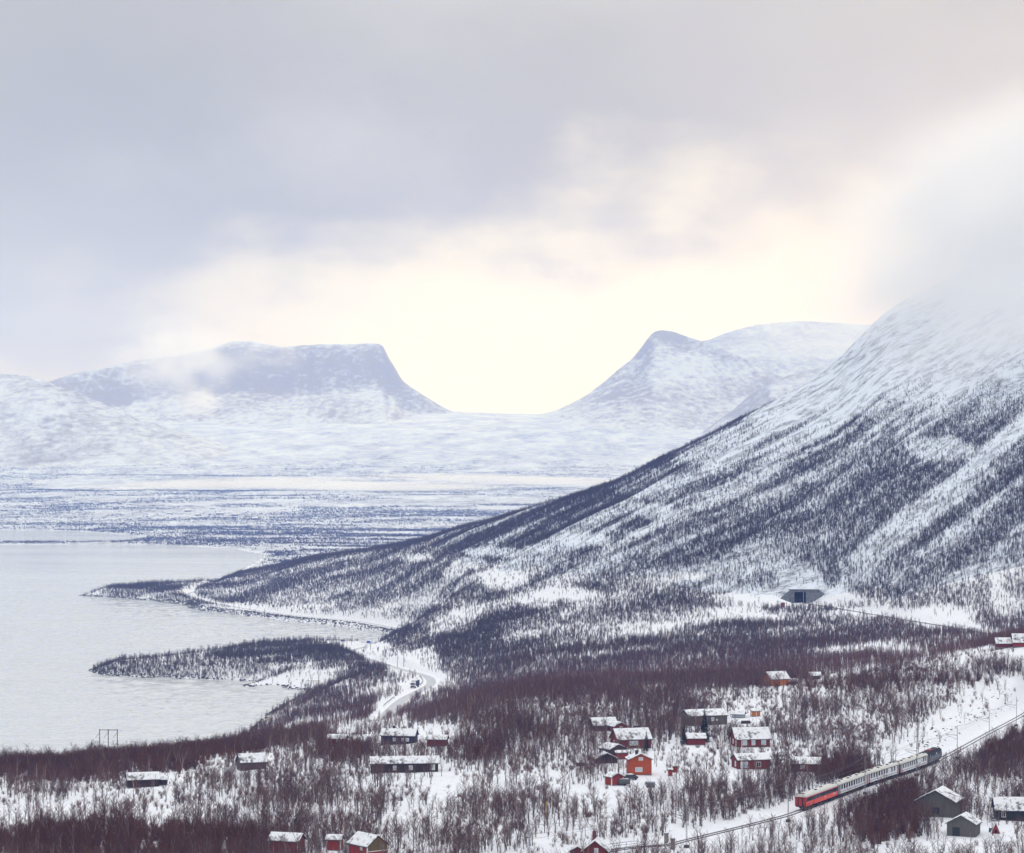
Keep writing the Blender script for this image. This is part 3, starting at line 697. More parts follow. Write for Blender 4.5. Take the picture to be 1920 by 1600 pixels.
for i, (cx, by, L, wl) in enumerate([(318,967,9,3),(352,963,12,3),(372,969,8,3),(398,960,10,3),(412,967,14,4),(441,969,11,3),(262,973,8,3),(478,975,9,3)]):
    D = 6900 - (by-966)*40
    h = thing('far_house', 'pale far house in the village beyond the lake', 'house', ((cx-960)*D/F, D, gz((cx-960)*D/F, min(D, 4500)) if False else float(far_h(np.array([(cx-960)*D/F]), np.array([float(D)]))[0])), R(10-7*i % 20), 'houses of the far village beyond the lake')
    k = D/F; l = L*k/2; MB().prism([(-5,-2),(5,-2),(5,3.2),(0,5.5),(-5,3.2)], -l, l).build('wall', M['w_brown'] if i % 3 else M['w_paleblue'], h)
    m = MB()
    for s_ in (-1, 1):
        P = [(s_*5.6,2.95),(0,5.52),(0,6.0),(s_*5.6,3.45)]; m.prism(P if s_ < 0 else P[::-1], -l-.4, l+.4)
    m.build('roof', M['snow'], h)

# small yard things
def log_pile(cx, by, label, n=14):
    x, y, z = hit(cx, by); t = thing('log_pile', label, 'log pile', (x, y, z), .2); CLEAR.append((x,y,2))
    me = MB().tube((-1.4,0,0),(1.4,0,0),.17,.15,7).mesh('log', M['bark_dark'])
    k = 0
    for row, c in enumerate((6,5,4)):
        for j in range(c):
            o = bpy.data.objects.new('log', me); COL.objects.link(o); o.parent = t; o.location = (random.uniform(-.15,.15), (j-c/2)*.36, .17+row*.30); o.rotation_euler = (random.uniform(0,6),0,random.uniform(-.05,.05))
    MB().box((0,0,1.0),(2.5,1.1,.16)).build('snow_cap', M['snow'], t); return t
M['bark_dark'] = plain('old_logs', (.06,.05,.045), .9, .3)
log_pile(1398, 1357, 'log pile capped with snow on the clearing below the orange hut')
log_pile(1090, 1437, 'log pile lying under snow beside the low grey brown shed')
M['tarp'] = plain('grey_tarp', (.10,.115,.11), .6, .3); M['steelblue'] = plain('blue_grey_steel', (.17,.21,.25), .5, .25); M['rubber'] = plain('rubber', (.02,.02,.022), .8, .2)
M['steel'] = plain('galvanised_steel', (.30,.31,.33), .45, .15, 2, .6); M['darksteel'] = plain('dark_steel', (.07,.07,.08), .5, .25)
x, y, z = hit(1170, 1473); t = thing('trailer', 'grey tarp covered trailer parked against the small red shed', 'trailer', (x,y,z), R(8)); CLEAR.append((x,y,2.5))
MB().prism([(-.9,.5),(.9,.5),(.9,1.1),(.5,1.65),(-.5,1.65),(-.9,1.1)], -1.5, 1.5).build('tarp_cover', M['tarp'], t); MB().box((0,0,.42),(3.0,1.7,.14)).build('chassis', M['darksteel'], t); MB().box((0,0,1.72),(2.3,.8,.1)).build('snow', M['snow'], t)
for s_ in (-1,1): MB().tube((.1,s_*.88-.09,.3),(.1,s_*.88+.09,.3),.3,.3,12).build('wheel', M['rubber'], t)
MB().tube((-1.5,0,.42),(-2.6,0,.4),.05,.05).build('drawbar', M['darksteel'], t)
x, y, z = hit(1220, 1477); t = thing('skip_container', 'blue grey steel container standing open on the snow below the orange house', 'container', (x,y,z), R(-4)); CLEAR.append((x,y,2.5))
m = MB()
for c, d in (((0,-.8,.75),(2.3,.06,1.3)),((0,.8,.75),(2.3,.06,1.3)),((-1.15,0,.75),(.06,1.66,1.3)),((1.15,0,.75),(.06,1.66,1.3)),((0,0,.12),(2.3,1.6,.08))): m.box(c,d)
m.build('shell', M['steelblue'], t)
for k in range(5): MB().box((-1.0+.5*k,-.86,.72),(.08,.06,1.2)).build('rib', M['steel'], t)
MB().box((0,0,1.1),(2.2,1.5,.35)).build('snow_fill', M['snow'], t)
def snowy_car(cx, by, rz, label):
    x, y, z = hit(cx, by); t = thing('parked_car', label, 'car', (x,y,z), rz); CLEAR.append((x,y,2.6))
    MB().prism([(-2.1,.35),(2.1,.35),(2.1,.85),(1.1,.95),(.6,1.42),(-1.1,1.42),(-1.7,.95),(-2.1,.85)], -.82, .82).build('body', M['darksteel'], t).rotation_euler = (0,0,R(90))
    MB().prism([(.62,1.40),(1.08,.99),(-1.66,.99),(-1.12,1.40)], -.835, .835).build('side_window', M['glass'], t).rotation_euler = (0,0,R(90))
    MB().box((-.25,0,1.52),(1.8,1.45,.2)).build('snow', M['snow'], t); MB().box((1.6,0,.98),(.9,1.5,.14)).build('bonnet_snow', M['snow'], t)
    for a in (-1.3,1.3):
        for b in (-.8,.8): MB().tube((a,b-.1,.32),(a,b+.1,.32),.32,.32,12).build('wheel', M['rubber'], t)
snowy_car(1181, 1463, R(25), 'dark car under snow parked between the red shed and the orange house')
snowy_car(1193, 1369, R(-5), 'dark car under snow behind the large brown house')
x, y, z = hit(1867, 1563); t = thing('kennel', 'little red A frame kennel with snowy roof on the yard', 'kennel', (x,y,z), R(80)); CLEAR.append((x,y,2.2))
MB().prism([(-.95,0),(.95,0),(0,2.4)], -.9, .9).build('wall', M['w_red'], t); MB().box((-.93,0,.45),(.06,.5,.75)).build('opening', M['black'], t)
m = MB()
for s_ in (-1,1):
    P = [(s_*1.1,-.05),(0,2.5),(0,2.72),(s_*1.25,-.05)]; m.prism(P if s_ < 0 else P[::-1], -1.05, 1.05)
m.build('snow_roof', M['snow'], t)
x, y, z = hit(1857, 1561); t = thing('barrel', 'dull green blue barrel leaning beside the red kennel', 'barrel', (x,y,z)); MB().tube((0,0,0),(0.05,0,1.0),.4,.4,14).build('drum', plain('green_blue_paint', (.05,.12,.13), .5), t); MB().tube((.05,0,1.0),(.05,0,1.12),.38,.3,14).build('snow', M['snow'], t)
# porch rails of the dark cabin
x, y, z = hit(1868, 1541); t = thing('wooden_deck', 'dark wooden deck with rails at the end of the dark grey cabin', 'deck', (x, y+1.5, z), R(-4)); CLEAR.append((x,y,2))
MB().box((0,0,.6),(2.0,2.4,.12)).build('floor', M['w_darkgrey'], t)
for a in (-.95,.95): MB().box((a,-1.15,.9),(.1,.1,1.9)).build('post', M['w_darkgrey'], t)
for zz in (1.1,1.45,1.8): MB().box((0,-1.17,zz),(2.0,.05,.1)).build('rail', M['w_darkgrey'], t)
# poles
M['polewhite'] = plain('white_pole', (.80,.80,.80), .5, .05); M['polewood'] = plain('grey_pole_wood', (.16,.14,.135), .8, .2); M['yellow'] = plain('yellow_marker', (.62,.42,.05), .6, .15)
def pole(name, cx, by, h, r, mat, label, cat, knob=True):
    x, y, z = hit(cx, by); t = thing(name, label, cat, (x,y,z)); MB().tube((0,0,-.5),(0,0,h),r,r*.6,8).build('shaft', mat, t)
    if knob: MB().tube((0,0,h),(0,0,h+.18),r*1.5,r*.8,8).build('finial', mat, t)
    return t
pole('flagpole', 1391, 1446, 12.5, .11, M['polewhite'], 'white flagpole rising in front of the two red cabins', 'flagpole')
pole('flagpole', 1418, 1366, 8.0, .10, M['polewhite'], 'white flagpole behind the upper red cabin near the orange hut', 'flagpole')
pole('marker_pole', 1025, 1537, 4.0, .13, M['yellow'], 'yellow marker pole among the birches below the houses', 'pole')
pole('marker_pole', 85, 1552, 3.2, .13, M['yellow'], 'pale yellow marker pole above the red thicket', 'pole')
pole('post', 535, 1397, 3.6, .10, M['polewood'], 'lone grey post standing on the snow crest', 'post', False)

# ------------------------------------------------------------------ tunnel portal
D = 1605.0; x = (1503-960)*D/F; z = TRACK_Z-.3
M['concrete'] = plain('grey_concrete', (.17,.18,.19), .85, .3, .6)
tp = thing('tunnel_portal', 'grey concrete tunnel portal with dark square mouth and splayed wing walls', 'tunnel portal', (x, D, z), R(-4)); CLEAR.append((x, D-8, 15))
m = MB(); hh = 8.6
m.box((-6.2,1.0,4.3),(3.0,1.6,hh)).box((7.2,1.0,4.3),(8.6,1.6,hh)).box((-.9,1.0,7.9),(7.6,1.6,1.4)); m.build('front_wall', M['concrete'], tp)
MB().box((1.5,.75,hh+.15),(20.5,2.2,.4)).build('coping', M['darksteel'], tp); MB().box((1.5,.75,hh+.5),(20.3,2.0,.3)).build('snow', M['snow'], tp)
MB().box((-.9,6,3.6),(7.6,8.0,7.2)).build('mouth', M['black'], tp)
MB().add([(-7.7,.2,hh-.1),(-15.5,-5.5,2.2),(-15.5,-5.5,-1.5),(-7.7,.2,-1.5),(-7.7,1.0,hh-.1),(-15.2,-4.6,2.2),(-15.2,-4.6,-1.5),(-7.7,1.0,-1.5)], [(0,1,2,3),(7,6,5,4),(0,4,5,1),(1,5,6,2),(3,2,6,7),(0,3,7,4)]).build('wing_wall', M['concrete'], tp)
MB().add([(11.5,.2,hh-.1),(16.5,-4.5,5.2),(16.5,-4.5,-1.5),(11.5,.2,-1.5),(11.5,1.0,hh-.1),(16.2,-3.7,5.2),(16.2,-3.7,-1.5),(11.5,1.0,-1.5)], [(3,2,1,0),(4,5,6,7),(1,5,4,0),(2,6,5,1),(7,6,2,3),(4,7,3,0)]).build('wing_wall', M['concrete'], tp)
MB().box((1.2,-.2,3.6),(.35,.35,7.2)).build('mouth_post', M['steel'], tp)

# ------------------------------------------------------------------ railway: rails, masts, wires, train
TR = np.array(resample([(a,b,0) for a,b in TRACK], 1.0))[:, :2]
SEG = np.concatenate([[0], np.cumsum(np.linalg.norm(np.diff(TR, axis=0), axis=1))])
def at_s(s):
    x = np.interp(s, SEG, TR[:,0]); y = np.interp(s, SEG, TR[:,1])
    x2 = np.interp(s+2, SEG, TR[:,0]); y2 = np.interp(s+2, SEG, TR[:,1]); x1 = np.interp(s-2, SEG, TR[:,0]); y1 = np.interp(s-2, SEG, TR[:,1])
    a = math.atan2(y2-y1, x2-x1); return float(x), float(y), a
def s_of_px(px, off=0.0, lo=20, hi=520):
    ss = np.linspace(lo, hi, 2000); P = [at_s(s) for s in ss]
    q = np.array([960+F*(x+off*math.sin(a))/(y-off*math.cos(a)) for x, y, a in P]); return float(ss[np.argmin(abs(q-px))])
M['rail'] = plain('rail_steel', (.085,.075,.075), .5, .2, 1, .4)
rt = thing('railway_track', 'single snow covered railway track with two dark rails', 'railway track', (0,0,TRACK_Z+.12))
for off in (-.75, .75):
    mb = MB(); ss = np.arange(2, SEG[-1]-2, 3.0)
    for s in ss:
        x, y, a = at_s(s); nx, ny = math.sin(a), -math.cos(a)
        for u, dz in ((-.13,.0),(-.10,.17),(.10,.17),(.13,.0)): mb.v.append((x+nx*(off+u), y+ny*(off+u), dz))
    for i in range(len(ss)-1):
        for k in range(3): mb.f.append((i*4+k, i*4+k+1, (i+1)*4+k+1, (i+1)*4+k)); mb.m.append(0)
    mb.build('rail', M['rail'], rt)
me = MB().box((0,0,.0),(.24,2.2,.08)).mesh('sleeper', plain('snowy_sleeper', (.62,.62,.64), .9, .35, 4)); s0 = s_of_px(1240); k = 0
while k < 150:
    x, y, a = at_s(s0-4+k*1.3); o = bpy.data.objects.new('sleeper', me); COL.objects.link(o); o.parent = rt; o.location = (x, y, 0); o.rotation_euler = (0,0,a); k += 1
mast_s = []
MW = M['steel']
def mast(s, label, h=9.4, off=3.6):
    x, y, a = at_s(s); bx, by_ = x+off*math.sin(a), y-off*math.cos(a); z = gz(bx, by_)
    t = thing('catenary_mast', label, 'mast', (bx, by_, z), a, 'catenary masts along the railway'); dz = TRACK_Z - z
    MB().box((0,0,.2),(.9,.9,.9)).build('footing', M['darksteel'], t)
    for sx in (-1,1): MB().tube((sx*.24,0,.5),(sx*.12,0,h+dz),.055,.05,5).build('mast_leg', MW, t)
    m = MB(); n = 16
    for i in range(n):
        a0 = .5+(h+dz-.6)*i/n; a1 = .5+(h+dz-.6)*(i+1)/n; w0 = .24-.12*i/n; w1 = .24-.12*(i+1)/n; s_ = 1 if i % 2 else -1
        m.tube((s_*w0,0,a0),(-s_*w1,0,a1),.035,.035,4)
    m.build('lacing', MW, t)
    MB().path([(0,0,6.6+dz),(0,off-.1,6.9+dz)], .05, 5).build('cantilever', M['darksteel'], t); MB().tube((0,.1,5.6+dz),(0,off-.1,6.6+dz),.04,.04,5).build('stay', M['darksteel'], t)
    MB().tube((0,.25,6.62+dz),(0,.65,6.66+dz),.09,.09,8).build('insulator', plain('brown_insulator', (.10,.05,.04), .3) if 'ins' not in M else M['ins'], t)
    MB().box((0,0,h+dz),(.9,.08,.08)).build('top_bracket', MW, t)
    CLEAR.append((bx, by_, 1.2)); mast_s.append(s)
M['ins'] = plain('brown_insulator', (.10,.05,.04), .3)
for px, lb in [(1287,'lattice catenary mast where the track meets the bottom bridge posts'),(1478,'lattice catenary mast just behind the red end of the train'),(1622,'lattice catenary mast beside the first grey coach after the red one'),(1719,'lattice catenary mast beside the grey coach next to the locomotive'),(1795,'first lattice catenary mast ahead of the locomotive'),(1855,'second lattice catenary mast ahead of the locomotive'),(1906,'third lattice catenary mast ahead of the locomotive')]: mast(s_of_px(px, 3.6), lb)
mast(mast_s[0]-48, 'lattice catenary mast by the track below the bottom edge')
mast_s.sort()
M['wire'] = plain('wire', (.13,.12,.13), .5, .1)
def track_wire(label, off, hz, sag, r=.022):
    m = MB(); pts = []
    for a, b in zip(mast_s[:-1], mast_s[1:]):
        for k in range(8):
            t_ = k/8; x, y, an = at_s(a+(b-a)*t_); pts.append((x+off*math.sin(an), y-off*math.cos(an), TRACK_Z+hz-sag*4*t_*(1-t_)))
    tag(MB().path(pts, r, 4).build('overhead_wire', M['wire']), label, 'wire', 'overhead wires of the railway')
track_wire('low contact wire hanging straight above the rails', 0, 5.6, .05); track_wire('sagging carrier wire above the contact wire', 0, 7.0, .9)
track_wire('inner feeder wire along the mast tops', 3.3, 9.3, .9); track_wire('outer feeder wire along the mast tops', 4.0, 9.5, 1.1)
# bridge rail near the bottom
t_s = s_of_px(1160)
bx, by_, ba = at_s(t_s)
br = thing('bridge_railing', 'dark steel bridge railing with thin posts beside the track', 'railing', (0,0,TRACK_Z))
for off in (-2.6, 2.6):
    pts = []
    for k in range(6):
        x, y, a = at_s(t_s-6+k*2.6); p = (x+off*math.sin(a), y-off*math.cos(a)); pts.append((p[0], p[1], 1.15)); MB().tube((p[0],p[1],-.4),(p[0],p[1],1.15),.05,.05,5).build('post', M['darksteel'], br)
    MB().path(pts, .05, 5).build('handrail', M['darksteel'], br)
    MB().path([(p[0],p[1],.6) for p in pts], .04, 5).build('mid_rail', M['darksteel'], br)
M['tan'] = plain('tan_concrete', (.24,.21,.19), .85, .25, 1.5)
for px, off, lb in ((1249,-2.9,'tan concrete bridge pillar beyond the track, topped with snow'),(1262,3.0,'tan concrete bridge pillar on the near side of the track')):
    x, y, a = at_s(s_of_px(px, off)); q = (x+off*math.sin(a), y-off*math.cos(a)); t = thing('bridge_pillar', lb, 'pillar', (q[0],q[1],gz(*q)-.3), a, 'pillars at the bridge end')
    MB().box((0,0,1.2),(.7,.7,2.8)).build('shaft', M['tan'], t); MB().box((0,0,2.68),(.85,.85,.14)).build('cap', M['darksteel'], t); MB().box((0,0,2.83),(.75,.75,.14)).build('snow', M['snow'], t)

# train
for k, c, r, me_ in (('coachred',(.84,.095,.065),.4,0),('coachband',(.035,.04,.05),.25,0),('coachsilver',(.74,.76,.79),.4,0),('coachroof',(.66,.655,.62),.6,0),('coachdoor',(.40,.05,.045),.45,0),('endgrey',(.09,.13,.135),.6,0),('locoblack',(.030,.034,.048),.35,0),('frame',(.035,.034,.036),.7,0),('locored',(.28,.045,.045),.5,0)):
    M[k] = plain(k, c, r, .12, 1.2, me_)
def bogie(t, x):
    b = MB().box((x,0,.55),(3.1,2.1,.35)).box((x,1.12,.52),(2.9,.16,.5)).box((x,-1.12,.52),(2.9,.16,.5)).build('bogie', M['frame'], t)
    for a in (-1.15,1.15):
        for s_ in (-.78,.78): MB().tube((x+a,s_-.07,.46),(x+a,s_+.07,.46),.46,.46,14).build('wheel', M['rail'], b)
def roofprof(w, z0, h, n=8): return [(-w*math.cos(math.pi*k/n), z0+h*math.sin(math.pi*k/n)) for k in range(n+1)][::-1]
def coach(label, s, kind, L=24.6):
    x, y, a = at_s(s); t = thing('railway_coach', label, 'train coach', (x,y,TRACK_Z+.29), a, 'vehicles of the passenger train'); l = L/2; w = 1.48
    red = kind == 'red'
    MB().box((0,0,2.15),(L,2*w,2.3)).build('body', M['coachred'] if red else M['coachsilver'], t)
    MB().prism(roofprof(w+.02, 3.30, .72), -l-.02, l+.02).build('roof', M['coachroof'], t)
    MB().box((0,0,.88),(L-.6,2.5,.22)).build('underframe', M['frame'], t)
    for q in (-3.6,-1.2,1.5,3.8): MB().box((q,-.55+.1*q/4,.58),(1.5,1.5,.42)).build('equipment_box', M['frame'], t)
    for q in (-l+3.6, l-3.6): bogie(t, q)
    for sx in (-1, 1):
        MB().box((sx*(l+.035),0,2.15),(.06,2*w-.1,2.26)).build('end_wall', M['endgrey'] if not red or sx > 0 else M['coachdoor'], t)
        g = MB().box((sx*(l+.16),0,2.05),(.24,1.25,2.2)).build('gangway', M['frame'] if not (red and sx < 0) else M['coachband'], t)
        MB().box((sx*(l+.30),0,2.0),(.05,.8,1.9)).build('gangway_door', M['coachdoor'] if red else M['endgrey'], g)
        for sy in (-.88,.88): MB().tube((sx*l,sy,1.05),(sx*(l+.45),sy,1.05),.14,.22,10).build('buffer', M['frame'], t)
        for sy in (-1, 1):
            if not red:
                d = MB().box((sx*(l-.75),sy*(w+.012),2.1),(.85,.05,2.15)).build('door', M['coachdoor'], t); MB().box((0,0,0),(.5,.03,.7)).build('door_window', M['glass'], d).location = (sx*(l-.75), sy*(w+.045), 2.7)
    for sy in (-1, 1):
        if red:
            MB().box((0,sy*(w+.012),2.62),(L-.1,.04,.95)).build('window_band', M['coachband'], t)
            for k in range(9): MB().box((-l+2.4+k*2.45,sy*(w+.04),2.66),(1.45,.03,.72)).build('window', M['glass'], t)
            MB().add([(1.9,sy*(w+.02),2.0),(2.7,sy*(w+.02),2.0),(2.2,sy*(w+.02),1.35),(2.5,sy*(w+.02),1.75)], [(0,3,2),(1,3,0)]).build('white_emblem', M['trim'], t)
            MB().box((9.6,sy*(w+.015),1.75),(1.7,.03,.28)).build('white_marking', M['trim'], t)
        else:
            xs = [-l+2.6+k*2.05 for k in range(10)]
            if kind == 'b': xs = [q for k, q in enumerate(xs) if k not in (7,)]
            if kind == 'c': xs = [-l+2.4+k*1.95 for k in range(7)]+[l-4.3,l-2.6]
            for q in xs:
                f = MB().box((q,sy*(w+.010),2.62),(1.12,.04,1.12)).build('window_frame', M['coachdoor'] if False else M['frame'], t); MB().box((q,sy*(w+.035),2.62),(.92,.03,.92)).build('window', M['glass'], f)
            MB().box((0,sy*(w+.008),1.45),(L-2.6,.03,.14)).build('stripe', M['steel'], t); MB().box((0,sy*(w+.03),3.28),(L,.08,.09)).build('gutter', M['frame'], t)
    for k in range(6 if not red else 2):
        q = -l+3.2+k*(L-6.4)/5 if not red else (-2.5+k*5.5); MB().box((q,0 if k % 2 else -.5,4.07),(.8,.55,.16)).build('roof_vent', M['frame'], t)
    for k in (-1, 1): MB().box((k*(l-.9),0,4.03),(.9,1.3,.12)).build('roof_hatch', M['frame'], t)
    if red:
        for sy in (-.95,.95): MB().tube((-l-.07,sy,1.55),(-l-.13,sy,1.55),.11,.11,10).build('tail_light', plain('red_lamp', (.5,.02,.02), .3) if 'lamp' not in M else M['lamp'], t)
    CLEAR.append((x, y, 8)); return t
ST = s_of_px(1500, 0.0, 20, 520)
def sx_of(D):    # arc length at a given distance along the rails
    return float(np.interp(D, TR[:,1], SEG))
ST = sx_of(598.0)
coach('red tail coach of the train with dark window band', ST+12.6, 'red')
coach('silver grey coach coupled to the red coach', ST+12.6+25.6, 'a')
coach('middle silver grey coach of the three', ST+12.6+51.2, 'b')
coach('silver grey coach coupled to the dark locomotive', ST+12.6+76.8, 'c')
s = ST+12.6+76.8+12.8+8.2; x, y, a = at_s(s); t = thing('locomotive', 'dark blue black electric locomotive with red roof gear leading the train', 'locomotive', (x,y,TRACK_Z+.29), a, 'vehicles of the passenger train'); l = 7.7; w = 1.5
MB().add([(-l,-w,1.0),(l,-w,1.0),(l,w,1.0),(-l,w,1.0),(-l,-w,2.4),(l,-w,2.4),(l,w,2.4),(-l,w,2.4),(-l+.45,-w+.1,3.6),(l-.45,-w+.1,3.6),(l-.45,w-.1,3.6),(-l+.45,w-.1,3.6)],
         [(3,2,1,0),(0,1,5,4),(1,2,6,5),(2,3,7,6),(3,0,4,7),(4,5,9,8),(5,6,10,9),(6,7,11,10),(7,4,8,11),(8,9,10,11)]).build('body', M['locoblack'], t)
MB().box((0,0,3.72),(2*l-1.2,2.3,.22)).build('roof', M['frame'], t); MB().box((0,0,.85),(2*l-.4,2.6,.28)).build('underframe', M['frame'], t)
for q in (-4.4,4.4): bogie(t, q)
for sx in (-1,1):
    MB().add([(sx*(l-.03),-1.2,2.55),(sx*(l-.03),1.2,2.55),(sx*(l-.36),1.15,3.4),(sx*(l-.36),-1.15,3.4)], [(0,1,2,3)]).build('windscreen', M['glass'], t)
    for sy in (-.95,.95): MB().tube((sx*l,sy,1.6),(sx*(l+.08),sy,1.6),.15,.15,10).build('headlight', M['trim'], t); MB().tube((sx*l,sy,1.05),(sx*(l+.45),sy,1.05),.14,.24,10).build('buffer', M['frame'], t)
for sy in (-1,1):
    for k in range(5): MB().box((-3.6+k*1.8,sy*(w+.012),2.1),(1.3,.04,.75)).build('louvre', M['steelblue'], t)
    for sx in (-1,1): MB().box((sx*(l-1.6),sy*(w-.01),2.75),(.8,.12,.6)).build('side_window', M['glass'], t); MB().box((sx*(l-2.9),sy*(w+.014),1.95),(.7,.04,1.8)).build('door', M['coachband'], t)
    MB().box((1.2,sy*(w+.02),2.85),(.9,.03,.5)).build('white_emblem', M['trim'], t)
MB().box((-1.6,0,3.95),(3.2,1.6,.28)).build('roof_gear', M['locored'], t)
for q in (-4.9,4.2):
    m = MB(); up = q < 0; hh = 1.55 if up else .35
    for sy in (-.5,.5): m.tube((q-.7,sy,3.85),(q+.6,sy,3.85+hh*.55),.04,.04,5).tube((q+.6,sy,3.85+hh*.55),(q-.1,sy*.8,3.85+hh),.03,.03,5)
    m.box((q-.1,0,3.87+hh),(.25,1.7,.06)); m.build('pantograph', M['locored'] if not up else M['darksteel'], t)
CLEAR.append((x,y,7))

# ------------------------------------------------------------------ power lines, road things
def hframe(pole_px, by, h, label, arm=1.2, D=None, group='timber power line frames', braces=False):
    pts = []
    for px in pole_px:
        if D is None: x, y, z = hit(px, by)
        else: y = D; x = (px-960)*D/F; z = gz(x, y)
        pts.append((x, y, z))
    ym = sum(p[1] for p in pts)/len(pts); xm = sum(p[0] for p in pts)/len(pts); zm = min(p[2] for p in pts)
    t = thing('power_pylon', label, 'power pylon', (xm, ym, zm), 0, group)
    for p in pts: MB().tube((p[0]-xm,0,-.8),(p[0]-xm,0,h),.16,.12,7).build('pole', M['polewood'], t)
    xs = [p[0]-xm for p in pts]; a, b = min(xs)-arm, max(xs)+arm
    MB().box(((a+b)/2,0,h-.25),(b-a,.14,.18)).build('crossarm', M['polewood'], t)
    ends = [(a+.15,0,h-.3), ((a+b)/2,0,h-.3), (b-.15,0,h-.3)]
    for e in ends: MB().tube(e,(e[0],0,h-1.1),.09,.09,7).build('insulator', M['ins'], t)
    if braces:
        for q in xs: MB().tube((q,0,h-1.0),(q-1.3,0,h-2.6),.06,.06,5).build('strut', M['polewood'], t)
    CLEAR.append((xm, ym, 2.0))
    return [(xm+e[0], ym, zm+h-1.1) for e in ends]
p1 = hframe((187,203,220), 1424, 9.8, 'three legged timber pylon standing at the lake edge above the red thicket', .2, D=745, braces=True)
fa = []
for pp, by, h, D, lb in [((578,597),1352,13.5,1290,'pair of timber poles among dark trees by the near bay'),((649,664),1312,12.5,1440,'pair of timber poles on the wooded neck of the peninsula'),((745,757),1288,13.0,1500,'pair of timber poles beside the road bend'),((800,812),1238,14,1640,'pair of timber poles on the open snowy slope above the road'),((866,877),1185,15,1800,'pair of timber poles highest on the slope')]:
    fa.append(hframe(pp, by, h, lb, 1.0, D=D))
def span(label, chain, r=.035, sag=3.0):
    pts = []
    for a, b in zip(chain[:-1], chain[1:]):
        for k in range(12):
            t_ = k/12; pts.append(tuple(a[i]+(b[i]-a[i])*t_ - (sag*4*t_*(1-t_) if i == 2 else 0) for i in range(3)))
    pts.append(chain[-1]); tag(MB().path(pts, r, 4).build('power_line', M['wire']), label, 'power line', 'wires of the timber pylon line')
up = [(180, 2060, 75), (182, 2061, 75), (184, 2062, 75)]
for i, nm in enumerate(('lake side', 'middle', 'mountain side')):
    span(f'{nm} wire strung between the paired timber poles above the road', [(-116-i*1.2, 1130, 17)]+[f[i] for f in fa])
hframe((428,439), 1085, 13, 'far timber pylon standing against the water on the headland tip', 1.8, D=2700)
hframe((493,500), 1058, 14, 'far timber pylon above the wooded headland crest', 1.8, D=2860)
# road signs
M['signblue'] = plain('sign_blue', (.03,.09,.42), .4, .1); M['signviolet'] = plain('sign_back', (.13,.12,.24), .5, .1)
for px, by, D, mt, lb in ((691,1226,1815,'signblue','blue road sign with white lower panel beside the lake road'),(643,1226,1770,'signviolet','dull violet road sign seen against the water')):
    x = (px-960)*D/F; z = gz(x, D); t = thing('road_sign', lb, 'road sign', (x,D,z), 0, None); CLEAR.append((x,D,4))
    for a in (-.9,.9): MB().tube((a,0,-.4),(a,0,4.2),.07,.07,6).build('post', M['steel'], t)
    MB().box((0,-.12,4.0),(2.8,.1,1.5)).build('panel', M[mt], t); MB().box((0,-.12,2.6),(2.8,.1,1.2)).build('lower_panel', M['trim'], t)
# truck on the road
i = min(range(len(ROAD)), key=lambda k: abs(ROAD[k][1]-1300)); rx, ry, rz = ROAD[i]; dxr, dyr = ROAD[i+1][0]-ROAD[i-1][0], ROAD[i+1][1]-ROAD[i-1][1]; ang = math.atan2(-dyr, -dxr)
k = math.hypot(dxr, dyr); tx, ty = rx - 1.4*dyr/k, ry + 1.4*dxr/k
tx = (777.5-960)*ty/F
t = thing('box_truck', 'white box truck driving along the bend of the lake road', 'truck', (tx, ty, rz+.06), R(-90-14)); CLEAR.append((tx,ty,6))
M['truckwhite'] = plain('truck_white', (.72,.74,.77), .4, .05)
MB().box((-1.6,0,2.45),(6.6,2.6,2.9)).build('cargo_box', M['w_navy'], t); MB().box((1.72,0,2.5),(.06,2.5,2.7)).build('front_panel', M['truckwhite'], t); MB().box((-1.6,0,3.94),(6.6,2.6,.08)).build('white_roof', M['truckwhite'], t); MB().prism([(-1.2,.7),(1.2,.7),(1.2,2.7),(1.05,3.0),(-1.05,3.0),(-1.2,2.7)], 1.9, 3.9).build('cab', M['truckwhite'], t)  # cargo sides painted navy for their shade; front and roof stay white
MB().box((3.93,0,2.25),(.06,2.15,.85)).build('windscreen', M['glass'], t); MB().box((3.95,0,1.15),(.1,2.2,.35)).build('grille', M['frame'], t); MB().box((3.95,0,.7),(.25,2.45,.4)).build('bumper', M['frame'], t)
MB().box((-.5,0,.85),(8.2,1.0,.3)).build('chassis', M['frame'], t)
for sy in (-1,1):
    MB().box((3.97,sy*.9,1.15),(.08,.35,.25)).build('headlight', M['trim'], t); MB().box((2.9,sy*1.21,2.2),(1.0,.04,.75)).build('side_window', M['glass'], t); MB().box((3.7,sy*1.45,2.3),(.12,.2,.55)).build('mirror', M['frame'], t)
    for q in (2.7,-2.2,-3.4): MB().tube((q,sy*1.1-.14,.5),(q,sy*1.1+.14,.5),.5,.5,14).build('wheel', M['rubber'], t)
